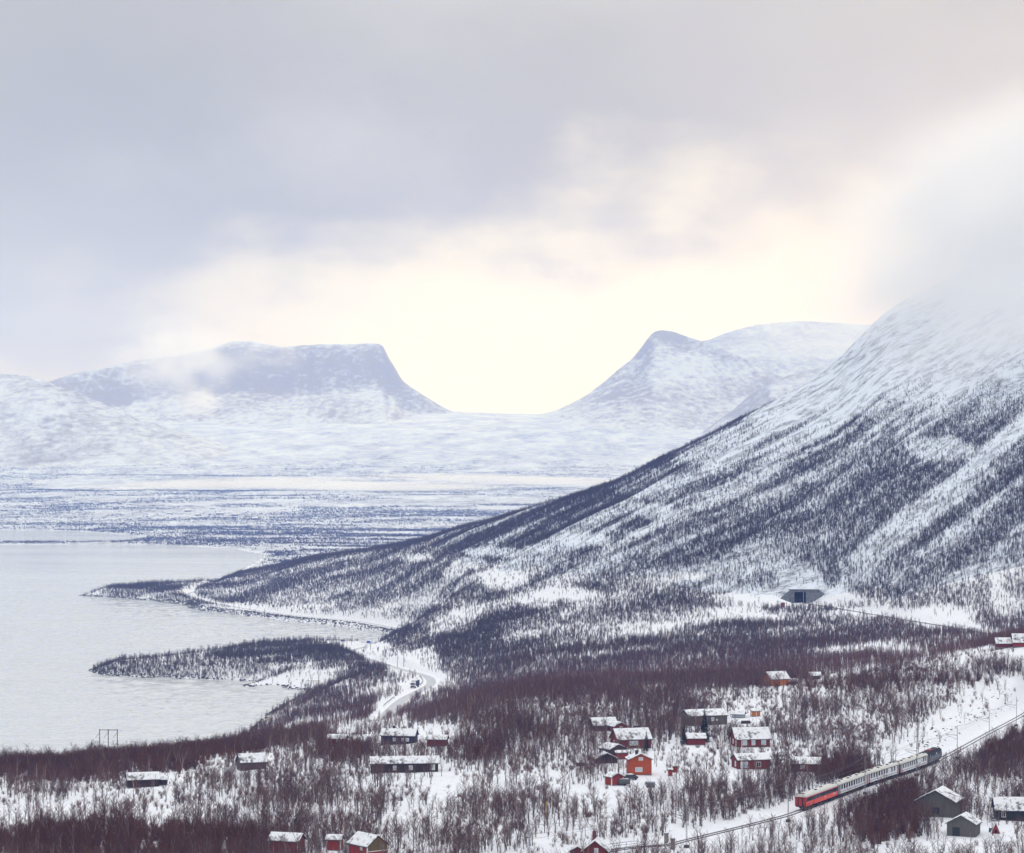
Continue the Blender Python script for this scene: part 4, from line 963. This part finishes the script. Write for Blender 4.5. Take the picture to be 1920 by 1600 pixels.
# guard rails at the bend
M['guard'] = plain('guard_rail_steel', (.06,.06,.075), .5, .2)
def guard(par0, par1, off, label):
    t = thing('guard_rail', label, 'guard rail', (0,0,0)); pts = []
    for j in range(par0, par1):
        a, b = ROAD[j], ROAD[j+1]; d = np.array([b[0]-a[0], b[1]-a[1]]); d /= np.linalg.norm(d); pts.append((a[0]+d[1]*off, a[1]-d[0]*off, a[2]+1.0))
    m = MB()
    for a, b in zip(pts[:-1], pts[1:]): m.add([(a[0],a[1],a[2]-.22),(b[0],b[1],b[2]-.22),(b[0],b[1],b[2]+.22),(a[0],a[1],a[2]+.22),(a[0],a[1]+.12,a[2]-.22),(b[0],b[1]+.12,b[2]-.22),(b[0],b[1]+.12,b[2]+.22),(a[0],a[1]+.12,a[2]+.22)], [(0,1,2,3),(7,6,5,4),(3,2,6,7),(0,4,5,1)])
    m.build('beam', M['guard'], t)
    for p in pts: MB().box((p[0],p[1]+.25,p[2]-.5),(.14,.14,1.1)).build('post', M['guard'], t)
i1 = [k for k, p in enumerate(ROAD) if 1160 < p[1] < 1235]; guard(i1[0], i1[-1], -4.8, 'dark guard rail along the lake side of the road before the bend')
i2 = [k for k, p in enumerate(ROAD) if 1305 < p[1] < 1395]; guard(i2[0], i2[-1], -4.8, 'short curved guard rail inside the tight road bend')
# ------------------------------------------------------------------ trees
def _tri_mesh(name, V, Fc, mi, mats):
    me = bpy.data.meshes.new(name); me.from_pydata(V, [], Fc)
    for m in mats: me.materials.append(m)
    if len(mats) > 1: me.polygons.foreach_set('material_index', mi)
    me.update(); return me
class Tree:
    def __init__(s, seed): s.r = random.Random(seed); s.v = []; s.f = []; s.m = []
    def limb(s, pts, rad, n=3, mi=0):
        base = len(s.v)
        for i, p in enumerate(pts):
            a = np.array(pts[max(i-1,0)]); b = np.array(pts[min(i+1,len(pts)-1)]); d = b-a; d /= np.linalg.norm(d)+1e-9
            u = np.cross(d, (0.3,1,.1)); u /= np.linalg.norm(u)+1e-9; w = np.cross(d, u)
            for k in range(n):
                t = 2*math.pi*k/n; s.v.append(tuple(np.array(p)+rad[i]*(math.cos(t)*u+math.sin(t)*w)))
        for i in range(len(pts)-1):
            for k in range(n):
                s.f.append((base+i*n+k, base+i*n+(k+1) % n, base+(i+1)*n+(k+1) % n, base+(i+1)*n+k)); s.m.append(mi)
    def twig(s, p, q, w, mi=1):
        r = s.r; o = len(s.v); a = r.uniform(0, 6.28); dx, dy = math.cos(a)*w, math.sin(a)*w
        s.v += [(p[0]-dx, p[1]-dy, p[2]), (p[0]+dx, p[1]+dy, p[2]), tuple(q)]; s.f.append((o, o+1, o+2)); s.m.append(mi)
def birch_tree(seed, height_=5.5, stems=2, nb=13, nt=7, tw=.028, spread=1.0, trunk_r=.085, lean=.22, low=.28):
    T = Tree(seed); C = Tree(seed+1000); r = T.r
    for s_ in range(stems):
        a = r.uniform(0, 6.28); h = height_*r.uniform(.75, 1.0); ln = r.uniform(.3, 1.0)*lean*h*(0 if stems == 1 else 1) + r.uniform(0,.06)*h
        p0 = np.array((.18*math.cos(a)*(stems > 1), .18*math.sin(a)*(stems > 1), -.4)); top = np.array((ln*math.cos(a), ln*math.sin(a), h))
        kink = np.array((r.uniform(-.25,.25), r.uniform(-.25,.25), 0))
        P = []
        for k in range(6):
            t = k/5; P.append(p0 + (top-p0)*t + kink*math.sin(t*5+s_) + np.array((math.cos(a), math.sin(a), 0))*(-ln*.35*math.sin(math.pi*t)))
        rad = [trunk_r*(1-.82*k/5)*r.uniform(.9,1.1) for k in range(6)]
        T.limb(P, rad, 4, 0)
        for b in range(nb):
            t = low + (1-low)*(b+r.random())/nb*.98; i = min(int(t*5), 4); f = t*5-i; q = P[i]*(1-f)+P[i+1]*f
            an = r.uniform(0, 6.28); L = h*(.07+.20*math.sin(math.pi*min(1,t*.92))**.8)*r.uniform(.7,1.3)*spread; up = r.uniform(.45, 1.25)
            d = np.array((math.cos(an), math.sin(an), up)); d /= np.linalg.norm(d)
            e1 = q+d*L*.5; e2 = e1 + (d+np.array((0,0,.35)))*L*.45
            C.limb([q, e1, e2], [trunk_r*.30*(1-t*.5), trunk_r*.2, .012], 3, 0)
            for j in range(nt):
                u = (j+r.random())/nt; w0 = q+(e1-q)*min(u*2,1) if u < .5 else e1+(e2-e1)*(u*2-1)
                an2 = an+r.gauss(0,1.0); L2 = L*r.uniform(.30,.62); d2 = np.array((math.cos(an2)*.75, math.sin(an2)*.75, r.uniform(.1,1.1)))
                C.twig(w0, w0+d2*L2, tw*r.uniform(.7,1.2), 0)
    return T, C
def joined(name, T, C, mats):
    n = len(T.v); return _tri_mesh(name, T.v+C.v, T.f+[tuple(i+n for i in f) for f in C.f], [0]*len(T.f)+[1]*len(C.f), mats)
def shrub(seed, h=2.6, n=26, tw=.03, nt=4):
    C = Tree(seed); r = C.r
    for s_ in range(n):
        a = r.uniform(0, 6.28); b = r.uniform(0,.5); p = np.array((b*math.cos(a*1.7), b*math.sin(a*1.7), -.2)); hh = h*r.uniform(.6,1.05); sp = r.uniform(.1,.55)*hh
        q = np.array((p[0]+sp*math.cos(a), p[1]+sp*math.sin(a), hh)); C.limb([p, (p+q)/2+np.array((0,0,.2)), q], [.028,.022,.008], 3, 0)
        for j in range(nt):
            u = r.uniform(.35,1); w0 = p+(q-p)*u; C.twig(w0, w0+np.array((r.gauss(0,.35), r.gauss(0,.35), r.uniform(.3,.9))), tw, 0)
    return C
def far_birch(seed, h=5.2, n=26, w=.075, tw=.055):
    """small tree for the mountainside: stems and a loose brush of twigs"""
    C = Tree(seed); r = C.r
    for s_ in range(r.choice((1,2,2,3))):
        a = r.uniform(0,6.28); hh = h*r.uniform(.75,1); l = r.uniform(.02,.22)*hh; top = np.array((l*math.cos(a), l*math.sin(a), hh)); p = np.array((0,0,-.4))
        C.limb([p, top*.5+np.array((r.uniform(-.2,.2),r.uniform(-.2,.2),0)), top], [w,w*.7,.02], 3, 0)
        for j in range(n):
            t = r.uniform(.28,.98); q = p+(top-p)*t; an = r.uniform(0,6.28); L = h*(.10+.13*math.sin(math.pi*min(1,t*.8)))*r.uniform(.6,1.35)
            C.twig(q, q+np.array((math.cos(an)*L*.9, math.sin(an)*L*.9, L*r.uniform(.1,.8))), tw*r.uniform(.6,1.2), 0)
    return C
def spruce(seed, h=7.0):
    T = Tree(seed); C = Tree(seed+1); r = C.r
    T.limb([(0,0,-.4),(0,0,h*.5),(0,0,h)], [.14,.09,.02], 6, 0)
    n = int(h*4.2)
    for k in range(n):
        t = (k+.3)/n; z = .35+t*(h-.4); Rr = (h*.22)*(1-t)**.85+.10
        for b in range(9):
            an = r.uniform(0,6.28); L = Rr*r.uniform(.7,1.15); d = np.array((math.cos(an), math.sin(an), 0)); p = np.array((0,0,z)); e = p+d*L+np.array((0,0,-.28*L+.05))
            sd = np.array((-d[1], d[0], 0))*(.16*L+.05)
            o = len(C.v); m_ = p+(e-p)*.55
            C.v += [tuple(p), tuple(m_+sd+np.array((0,0,-.10))), tuple(e), tuple(m_-sd+np.array((0,0,-.10))), tuple(m_+np.array((0,0,.08)))]
            C.f += [(o,o+1,o+4),(o+1,o+2,o+4),(o+2,o+3,o+4),(o+3,o,o+4)]; C.m += [0]*4
    return T, C

def scatter(name, protos, pts, rot, scl, idx, label, mat_name=None):
    """one object that plants the prototypes on its points"""
    pc = bpy.data.collections.new(name+'_kinds')
    for k, me in enumerate(protos):
        o = bpy.data.objects.new('%s_kind_%02d' % (name, k), me); pc.objects.link(o)
    me = bpy.data.meshes.new(name); me.vertices.add(len(pts)); me.vertices.foreach_set('co', np.ascontiguousarray(pts, dtype=np.float32).ravel())
    for an, ty, arr in (('turn','FLOAT',rot),('size','FLOAT',scl),('kind_index','INT',idx)):
        at = me.attributes.new(an, ty, 'POINT'); at.data.foreach_set('value', np.ascontiguousarray(arr, dtype=np.int32 if ty == 'INT' else np.float32))
    me.update()
    ng = bpy.data.node_groups.new(name, 'GeometryNodeTree'); ng.interface.new_socket('Geometry', in_out='INPUT', socket_type='NodeSocketGeometry'); ng.interface.new_socket('Geometry', in_out='OUTPUT', socket_type='NodeSocketGeometry')
    N = ng.nodes.new; L = ng.links.new
    gi = N('NodeGroupInput'); go = N('NodeGroupOutput'); ip = N('GeometryNodeInstanceOnPoints'); ci = N('GeometryNodeCollectionInfo')
    ci.inputs['Collection'].default_value = pc; ci.inputs['Separate Children'].default_value = True; ci.inputs['Reset Children'].default_value = True
    def attr(n, ty):
        a = N('GeometryNodeInputNamedAttribute'); a.data_type = ty; a.inputs['Name'].default_value = n; return a.outputs['Attribute']
    cx = N('ShaderNodeCombineXYZ'); L(attr('turn','FLOAT'), cx.inputs['Z'])
    L(gi.outputs[0], ip.inputs['Points']); L(ci.outputs[0], ip.inputs['Instance']); ip.inputs['Pick Instance'].default_value = True
    L(attr('kind_index','INT'), ip.inputs['Instance Index']); L(cx.outputs[0], ip.inputs['Rotation']); L(attr('size','FLOAT'), ip.inputs['Scale']); L(ip.outputs[0], go.inputs[0])
    o = bpy.data.objects.new(name, me); COL.objects.link(o); md = o.modifiers.new('plant', 'NODES'); md.node_group = ng
    return struct(o, 'stuff', label)

# where trees stand: open places and thickets as they lie on the ground, given by the line of sight to them
# (px, py, half width, half height, factor)
PATCH = [
 # open snow of the village
 (1195,1478,100,22,.06),(1230,1440,45,30,.25),(1330,1450,60,25,.30),(1420,1480,50,12,.6),(1395,1355,48,22,.08),(1400,1412,60,14,.25),(1290,1420,60,14,.5),(1110,1500,70,26,.12),(1060,1470,50,30,.5),
 (745,1378,110,26,.10),(640,1384,30,14,.15),(575,1372,60,8,.3),(830,1470,22,46,.06),(800,1545,75,26,.30),(770,1530,40,18,.2),(890,1380,50,14,.5),
 (1815,1592,120,26,.12),(1790,1560,30,20,.10),(1870,1570,60,22,.10),(1850,1490,46,24,.25),(1700,1590,50,14,.3),(1310,1575,60,20,.15),(1380,1590,90,16,.2),(1480,1560,50,10,.4),
 (30,1528,50,16,.12),(100,1540,60,10,.35),(300,1536,36,14,.15),(445,1530,30,16,.3),(330,1478,60,12,.3),(20,1470,30,10,.6),
 (1690,1420,90,18,.8),(1800,1385,60,30,.6),(1700,1225,60,8,.15),(1850,1232,90,20,.45),(1750,1250,60,6,.2),(1120,1350,120,22,.75),(980,1345,90,20,.7),(1250,1310,160,10,.8),(1560,1310,110,14,.7),
 # road and shore
 (735,1325,32,16,.03),(790,1290,40,20,.05),(815,1275,26,14,.03),(765,1258,40,12,.05),(735,1238,55,16,.12),(790,1240,36,24,.15),(850,1170,50,22,.30),(880,1145,36,16,.35),(700,1215,36,10,.05),(560,1266,70,10,.6),(480,1275,60,10,.35),(400,1262,60,5,.8),
 (600,1348,70,14,.7),(560,1168,220,10,.0),(470,1140,110,8,.35),(560,1125,60,12,.45),(600,1135,30,8,.2),(420,1110,40,6,.4),(350,1112,20,6,.1),(775,1048,40,8,.15),(800,1130,50,10,.4),
 # snow gullies and clearings on the mountainside
 (1060,1118,60,14,.05),(1010,1135,30,10,.2),(945,1090,45,20,.10),(880,1060,36,12,.15),(1095,1015,60,14,.08),(1180,1000,40,10,.4),(930,1038,60,10,.12),(1010,1030,30,8,.3),(1230,962,40,16,.2),(850,1075,24,10,.2),
 (1480,1125,150,16,.04),(1500,1095,40,34,.10),(1550,1120,40,16,.04),(1380,1150,60,10,.08),(1430,1160,40,8,.1),(1640,1150,60,10,.12),(1760,1160,70,22,.04),(1810,1178,30,8,.05),(1870,1100,14,40,.3),(1890,1140,24,20,.4),
 (1200,905,60,30,.45),(1330,835,80,40,.30),(1450,760,80,40,.25),(1760,845,70,24,.10),(1480,1080,30,30,.4),(1600,1010,90,16,.7),(1420,1110,60,10,.8),
 # thickets
 (1120,1170,330,70,1.6),(720,1085,220,46,1.35),(1500,1200,420,30,1.3),
 (240,1590,270,34,1.7),(120,1440,220,26,1.7),(330,1420,180,22,1.8),(640,1412,50,18,2.4),(905,1400,50,30,1.8),(1000,1375,40,30,1.3),(1660,1545,90,44,1.9),(1700,1500,40,40,1.8),(1870,1405,60,44,2.1),(1560,1445,60,24,2.0),(1430,1500,60,20,1.7),(1560,1480,50,16,1.6),(1630,1500,30,20,1.8),(1220,1560,70,16,1.4),
 (1000,1300,260,16,1.1),(1650,1280,260,14,1.2),(1880,1260,60,10,1.6),(700,1340,120,12,2.0),(1200,1235,300,22,1.25),(1560,1220,240,20,1.3),(900,1235,90,40,1.5),(880,1200,60,30,1.7),(520,1228,120,16,2.0),(660,1250,70,26,2.2),(300,1248,100,8,1.4),(380,1264,220,13,3.2),(270,1117,90,6,1.5),(270,1107,90,8,1.6),(640,1310,70,16,2.0),(570,1345,60,10,1.6),
 (760,1195,50,16,1.8),(1370,1180,60,12,1.7),(1560,1080,16,24,3.0),
]
RED = [(240,1590,270,40,.8),(150,1440,260,28,.7),(340,1420,180,24,.8),(1660,1545,70,44,.7),(1880,1400,50,44,.8),(1690,1500,30,40,.8),(900,1400,40,26,.5),(640,1412,50,18,.6),(1000,1300,260,14,.3),(1650,1285,270,14,.35),(840,1400,20,20,.6),(1580,1450,50,20,.7)]
def field(px, py, patches, start=1.0, mul=True):
    d = np.full(px.shape, start)
    for cx, cy, rx, ry, f in patches:
        q = ((px-cx)/rx)**2 + ((py-cy)/ry)**2; w = smst(q, 1.5, .55)
        d = d*(1-w+w*f) if mul else np.maximum(d, w*f)
    return d
rng = np.random.default_rng(5)
def candidates(D0, D1, per_m2, pxa=-260, pxb=2180):
    """uniform over the ground between two distances"""
    a = (pxb-pxa)/F; n = int(per_m2*a*(D1**2-D0**2)/2)
    D = np.sqrt(rng.uniform(D0**2, D1**2, n)); px = rng.uniform(pxa, pxb, n); return (px-960)*D/F, D, px
def keep_free(x, y, z, px, py):
    ok = z > .5
    m = (y < 1650) & (px > 900)
    d = np.full(x.shape, 99.0); d[m], _ = seg_dist(x[m], y[m], TRACK); ok &= d > 8.0
    # the cleared cutting on the far side of the line
    k = m & (y > 700) & (y < 900); e = np.full(x.shape, 99.0); e[k], _ = seg_dist(x[k]+9, y[k]-1, TRACK); ok &= ~((e < 13) & (rng.random(x.shape) < .9))
    m = (y > 1000) & (y < 2900) & (px < 900) & (px > 280)
    d = np.full(x.shape, 99.0); d[m], _ = seg_dist(x[m], y[m], ROAD); ok &= d > 6.5
    for cx, cy, r in CLEAR:
        m = abs(y-cy) < r+1; ok &= ~(m & ((x-cx)**2+(y-cy)**2 < (r+.3)**2))
    # few stems right in front of walls
    for fx, fD, hw in FRONT:
        m = (abs(px-fx) < hw) & (y < fD+2) & (y > fD-26*(fD/700)); ok &= ~(m & (rng.random(x.shape) < .55))
    return ok
TREE_N = 0
# --- near wood on the village plateau
x, y, px = candidates(455, 985, .55)
z = height(x, y); pyg = HY + F*(HC-z)/y
dens = field(px, pyg, PATCH)*np.clip(.70+1.7*fbm(x/26, y/34, 4, 71), .06, 2.2)*.19
dens *= 1+.2*smst(y, 800, 950)
ok = (rng.random(len(x)) < dens/ .55*.55/.55) & keep_free(x, y, z, px, pyg)
redf = field(px, pyg, RED, 0.0, False)
x, y, z, px, pyg, redf = (a[ok] for a in (x, y, z, px, pyg, redf))
n = len(x); size = rng.uniform(.62, 1.12, n)*np.where(rng.random(n) < .2, .7, 1.0); turn = rng.uniform(0, 6.28, n)
isred = rng.random(n) < redf*.95
kinds = rng.integers(0, 8, n)
PB = [birch_tree(11+k, (5.6,6.2,5.2,6.6,5.0,5.8,4.6,6.0)[k], (1,2,3,2,4,1,3,2)[k], (14,11,9,12,8,15,8,10)[k], 6, .032, 1.0, (.10,.085,.075,.09,.065,.105,.07,.09)[k]) for k in range(8)]
TM = [_tri_mesh('birch_trunk', T.v, T.f, [0], [M['bark']]) for T, C in PB]; CM = [_tri_mesh('birch_crown', C.v, C.f, [0], [M['twig']]) for T, C in PB]
# the 300 birches that show largest stand as trees of their own
vis = (px > 2) & (px < 1918) & (pyg < 1640) & ~isred
score = np.where(vis, size/y, 0)
big = np.argsort(-score)[:300]
single = np.zeros(n, bool); single[big] = True
def where(px, py):
    if px < 490: return 'bare birch in the red brown thicket at the lower corner' if py > 1560 else 'bare birch on the snow below the black brown lone cabin'
    if px < 760: return 'bare birch around the red houses at the bottom edge'
    if px < 1060: return 'bare birch on the open snow beside the bottom red houses'
    if px < 1440: return 'bare birch between the brown log house and the railway track'
    if px < 1720: return 'bare birch in the thicket below the train'
    return 'bare birch standing near the grey gable house and its shed'
first = {}; PH = (5.6,6.2,5.2,6.6,5.0,5.8,4.6,6.0); PS = (1,2,3,2,4,1,3,2)
for i in big:
    k = int(kinds[i]); sz = (PH[k]*size[i]); lb = ('tall ' if sz > 6.1 else 'low ' if sz < 5.0 else '') + ('single stemmed ','twin stemmed ','three stemmed ','four stemmed ')[PS[k]-1] + where(px[i], min(pyg[i], 1600))
    if k not in first:
        t = thing('birch_tree', lb, 'tree', group='bare birches nearest the village edge')
        for nm, me in (('trunk', TM[k]), ('crown', CM[k])):
            o = bpy.data.objects.new(nm, me); COL.objects.link(o); o.parent = t
        first[k] = t
    else: t = copy_tree(first[k])
    t.location = (x[i], y[i], z[i]); t.rotation_euler = (0,0,turn[i]); t.scale = (size[i],)*3; t['label'] = lb
r_ = ~single & ~isred
protos = [joined('birch', T, C, [M['bark'], M['twig']]) for T, C in PB]
scatter('birch_wood', protos, np.stack([x, y, z], 1)[r_], turn[r_], size[r_], kinds[r_], 'bare birch wood covering the village plateau')
r_ = isred
sh = [_tri_mesh('willow', *(lambda C: (C.v, C.f))(shrub(51+k, (3.2,2.6,3.8,2.4,3.4)[k], 30)), [0], [M['redtwig']]) for k in range(5)]
scatter('willow_thicket', sh, np.stack([x, y, z], 1)[r_], turn[r_], size[r_]*1.15, rng.integers(0, 5, r_.sum()), 'red brown willow and birch thicket')
TREE_N += n
# undergrowth: low dark scrub poking through the snow
x, y, px = candidates(455, 985, .22); z = height(x, y); pyg = HY + F*(HC-z)/y
ok = (rng.random(len(x)) < np.clip(field(px, pyg, PATCH), .22, 2)*.42*np.clip(.7+1.6*fbm(x/14, y/18, 3, 77), .05, 2)) & keep_free(x, y, z, px, pyg)
x, y, z = x[ok], y[ok], z[ok]; n = len(x)
lowm = [_tri_mesh('scrub', *(lambda C: (C.v, C.f))(shrub(81+k, (1.0,1.3,.8)[k], 12, .03, 3)), [0], [M['twig']]) for k in range(3)]
scatter('scrub', lowm, np.stack([x, y, z], 1), rng.uniform(0, 6.28, n), rng.uniform(.6, 1.3, n), rng.integers(0, 3, n), 'low bare scrub poking through the snow')
# --- valley, headland, peninsulas and the mountainside
x, y, px = candidates(985, 3150, .55, -160, 2120)
z = height(x, y); pyg = HY + F*(HC-z)/y
u_ = y*math.cos(R(50)) - x*math.sin(R(50)); v_ = x*math.cos(R(50)) + y*math.sin(R(50)); stripe = .8*fbm(v_/480, u_/46, 4, 91)+.35*fbm(v_/120, u_/16, 3, 92); clump = fbm(x/60, y/40, 4, 93)
mt = smst(z, 45, 95)*smst(y, 1400, 1700)
tl = 1-smst(z + 26*clump - 40*stripe, 135, 215)
dens = (.060*(1-mt)*np.clip(1.0+1.6*clump, .1, 2.2) + mt*.12*np.clip(.92+3.9*stripe+1.1*clump, .04+.20*smst(z, 170, 100), 2.4)*tl)
dens *= field(px, pyg, PATCH)
dens = np.where((px < 760) & (y > 1950) & (pyg < 1135) & (z > 4), np.maximum(dens, .035), dens)
ok = (rng.random(len(x)) < dens*3.2/.55) & keep_free(x, y, z, px, pyg)
x, y, z, px, pyg = (a[ok] for a in (x, y, z, px, pyg)); n = len(x)
FB = [_tri_mesh('slope_birch', *(lambda C: (C.v, C.f))(far_birch(131+k, (5.4,4.8,6.0,5.0,4.2,5.6)[k])), [0], [M['slopetwig']]) for k in range(6)] + [_tri_mesh('slope_scrub', *(lambda C: (C.v, C.f))(shrub(141+k, (2.6,3.2,2.2)[k], 14, .06, 4)), [0], [M['slopetwig']]) for k in range(3)]
FB += [_tri_mesh('valley_birch', *(lambda C: (C.v, C.f))(far_birch(161+k, (5.4,4.8,6.0,5.0)[k])), [0], [M['twig']]) for k in range(4)]
vk = rng.random(n) < smst(y, 1650, 1000)
scatter('mountain_birch_wood', FB, np.stack([x, y, z], 1), rng.uniform(0, 6.28, n), (.36+.66*rng.random(n)**1.6)*(1-.3*smst(z, 140, 230)), np.where(vk, rng.integers(9, 13, n), np.where(rng.random(n) < .36, rng.integers(6, 9, n), rng.integers(0, 6, n))), 'bare mountain birch wood on the slope, valley and headlands')
TREE_N += n
# --- the far shore: clumps of birch
def clump_mesh(seed, n=4):
    C = Tree(seed); r = C.r
    for k in range(n):
        a = r.uniform(0,6.28); d = 5*math.sqrt(r.random()); p = np.array((d*math.cos(a)*1.6, d*math.sin(a), -.3)); h = r.uniform(2.5,5.2)
        for j in range(5): C.twig(p+np.array((r.uniform(-.9,.9), r.uniform(-.9,.9), r.uniform(0,.3)*h)), p+np.array((r.uniform(-1.3,1.3), r.uniform(-1.3,1.3), h*r.uniform(.6,1))), .32, 0)
    return C
x, y, px = candidates(3400, 10500, .009, -60, 1500)
z = far_h(x, y); pyg = HY + F*(HC-z)/y
pat = fbm(x/1300, y/420, 5, 101); pat2 = fbm(x/260, y/110, 4, 103)
f = np.clip(.30+.9*pat+1.6*pat2, 0, 1.3)*(1.05-1.0*smst(z+50*pat, 25, 230))
f = (f + .22*smst(z, 45, 12)*np.clip(1+1.5*pat2, .1, 2))*np.where((pyg > 1012) & (px > 520), .8, 1.0)
f = np.where((y < 5200) & (px > 430), np.maximum(f, .75*np.clip(.55+2.2*pat2, .05, 1.5)), f)
ok = (z > .9) & (rng.random(len(x)) < f); x, y, z = x[ok], y[ok], z[ok]; n = len(x)
CL = [_tri_mesh('birch_clump', *(lambda C: (C.v, C.f))(clump_mesh(151+k)), [0], [M['slopetwig']]) for k in range(4)]
scatter('far_birch_wood', CL, np.stack([x, y, z], 1), rng.uniform(-.4, .4, n), rng.uniform(.7, 1.25, n), rng.integers(0, 4, n), 'dark patches of birch wood on the plain beyond the lake')
TREE_N += n
# --- spruces
sp_done = {}
for cx, by, hpx, lb in [(1212,1409,38,'dark green spruce in front of the large brown house'),(1321,1391,62,'tall narrow spruce in front of the long grey house'),(1283,1396,40,'broad dark spruce next to the windowless dark red shed'),(1457,1436,26,'small bushy spruce beside the lower red cabin'),(555,1572,50,'spruce rising behind the dark red cabin at the bottom edge'),(705,1584,32,'yellow green young spruce before the ochre gable'),(1107,1392,14,'small dark spruce among birches uphill of the brown group'),(1429,1366,12,'tiny spruce behind the upper red cabin')]:
    x_, y_, z_ = hit(cx, by); h = hpx*y_/F; T, C = spruce(int(cx), h)
    t = thing('spruce_tree', lb, 'tree', (x_, y_, z_), 0, 'spruces between the houses')
    o = bpy.data.objects.new('trunk', _tri_mesh('spruce_trunk', T.v, T.f, [0], [M['bark']])); COL.objects.link(o); o.parent = t
    mt_ = M['needle']
    if cx == 705: mt_ = m_twig('young_needles', [(.075,.075,.025),(.09,.08,.03)])
    o = bpy.data.objects.new('crown', _tri_mesh('spruce_crown', C.v, C.f, [0], [mt_])); COL.objects.link(o); o.parent = t
# --- rocks: the road's stone bank, peninsula tips, the shore
def rock_mesh(seed):
    bm = bmesh.new(); bmesh.ops.create_icosphere(bm, subdivisions=1, radius=.5); r = random.Random(seed)
    for v in bm.verts: v.co *= r.uniform(.7,1.25); v.co.z *= .7
    me = bpy.data.meshes.new('rock'); bm.to_mesh(me); bm.free(); me.materials.append(M['rock']); return me
RK = [rock_mesh(k) for k in range(5)]
P = []
ll = [q for q in LAKE]
for i in range(len(ll)):
    a = np.array(ll[i]); b = np.array(ll[(i+1) % len(ll)]); L_ = np.linalg.norm(b-a)
    if a[1] > 3000 or b[1] > 3000 or a[1] < 1000 or b[1] < 1000: continue
    cause = a[1] > 1940 and b[1] > 1940 and LAKE_PX[i][0] > 300
    tip = LAKE_PX[i][0] < 420
    nr = int(L_*(6.0 if cause else (4.0 if tip else 2.0)))
    tt = rng.random(nr); q = a+(b-a)*tt[:,None]; nrm = np.array((-(b-a)[1], (b-a)[0]))/max(L_, .01)
    off = rng.normal(0, 1, nr)*(2.6 if tip else 1.6) + 0
    if cause: off = rng.uniform(-7.0, 7.0, nr)
    for s_ in ((1,) if not cause else (1,)):
        w = q + nrm*off[:,None]*s_
        P.append(w)
P = np.concatenate(P); zz = height(P[:,0], P[:,1]); m = (zz > -1.0) & (zz < 4.2); d_, _ = seg_dist(P[:,0], P[:,1], ROAD); m &= d_ > 4.2; P = P[m]; zz = zz[m]; n = len(P)
scatter('shore_rocks', RK, np.column_stack([P, np.maximum(zz, -.2)]), rng.uniform(0, 6.28, n), rng.uniform(.5, 2.0, n), rng.integers(0, 5, n), 'dark boulders and stone bank along the shore and causeway')
# dark stalks, stumps and stones in the cutting above the track
x, y, px = candidates(690, 880, .35, 1700, 1960); z = height(x, y); d_, _ = seg_dist(x, y, TRACK); ok = (d_ > 6) & (d_ < 17) & (rng.random(len(x)) < .16) & (x < np.interp(y, TR[:,1], TR[:,0])); n = ok.sum()
scatter('cutting_stones', RK, np.column_stack([x, y, z])[ok], rng.uniform(0, 6.28, n), rng.uniform(.3, 1.0, n), rng.integers(0, 5, n), 'stones and stumps showing through snow in the railway cutting')
print('TREES', TREE_N)
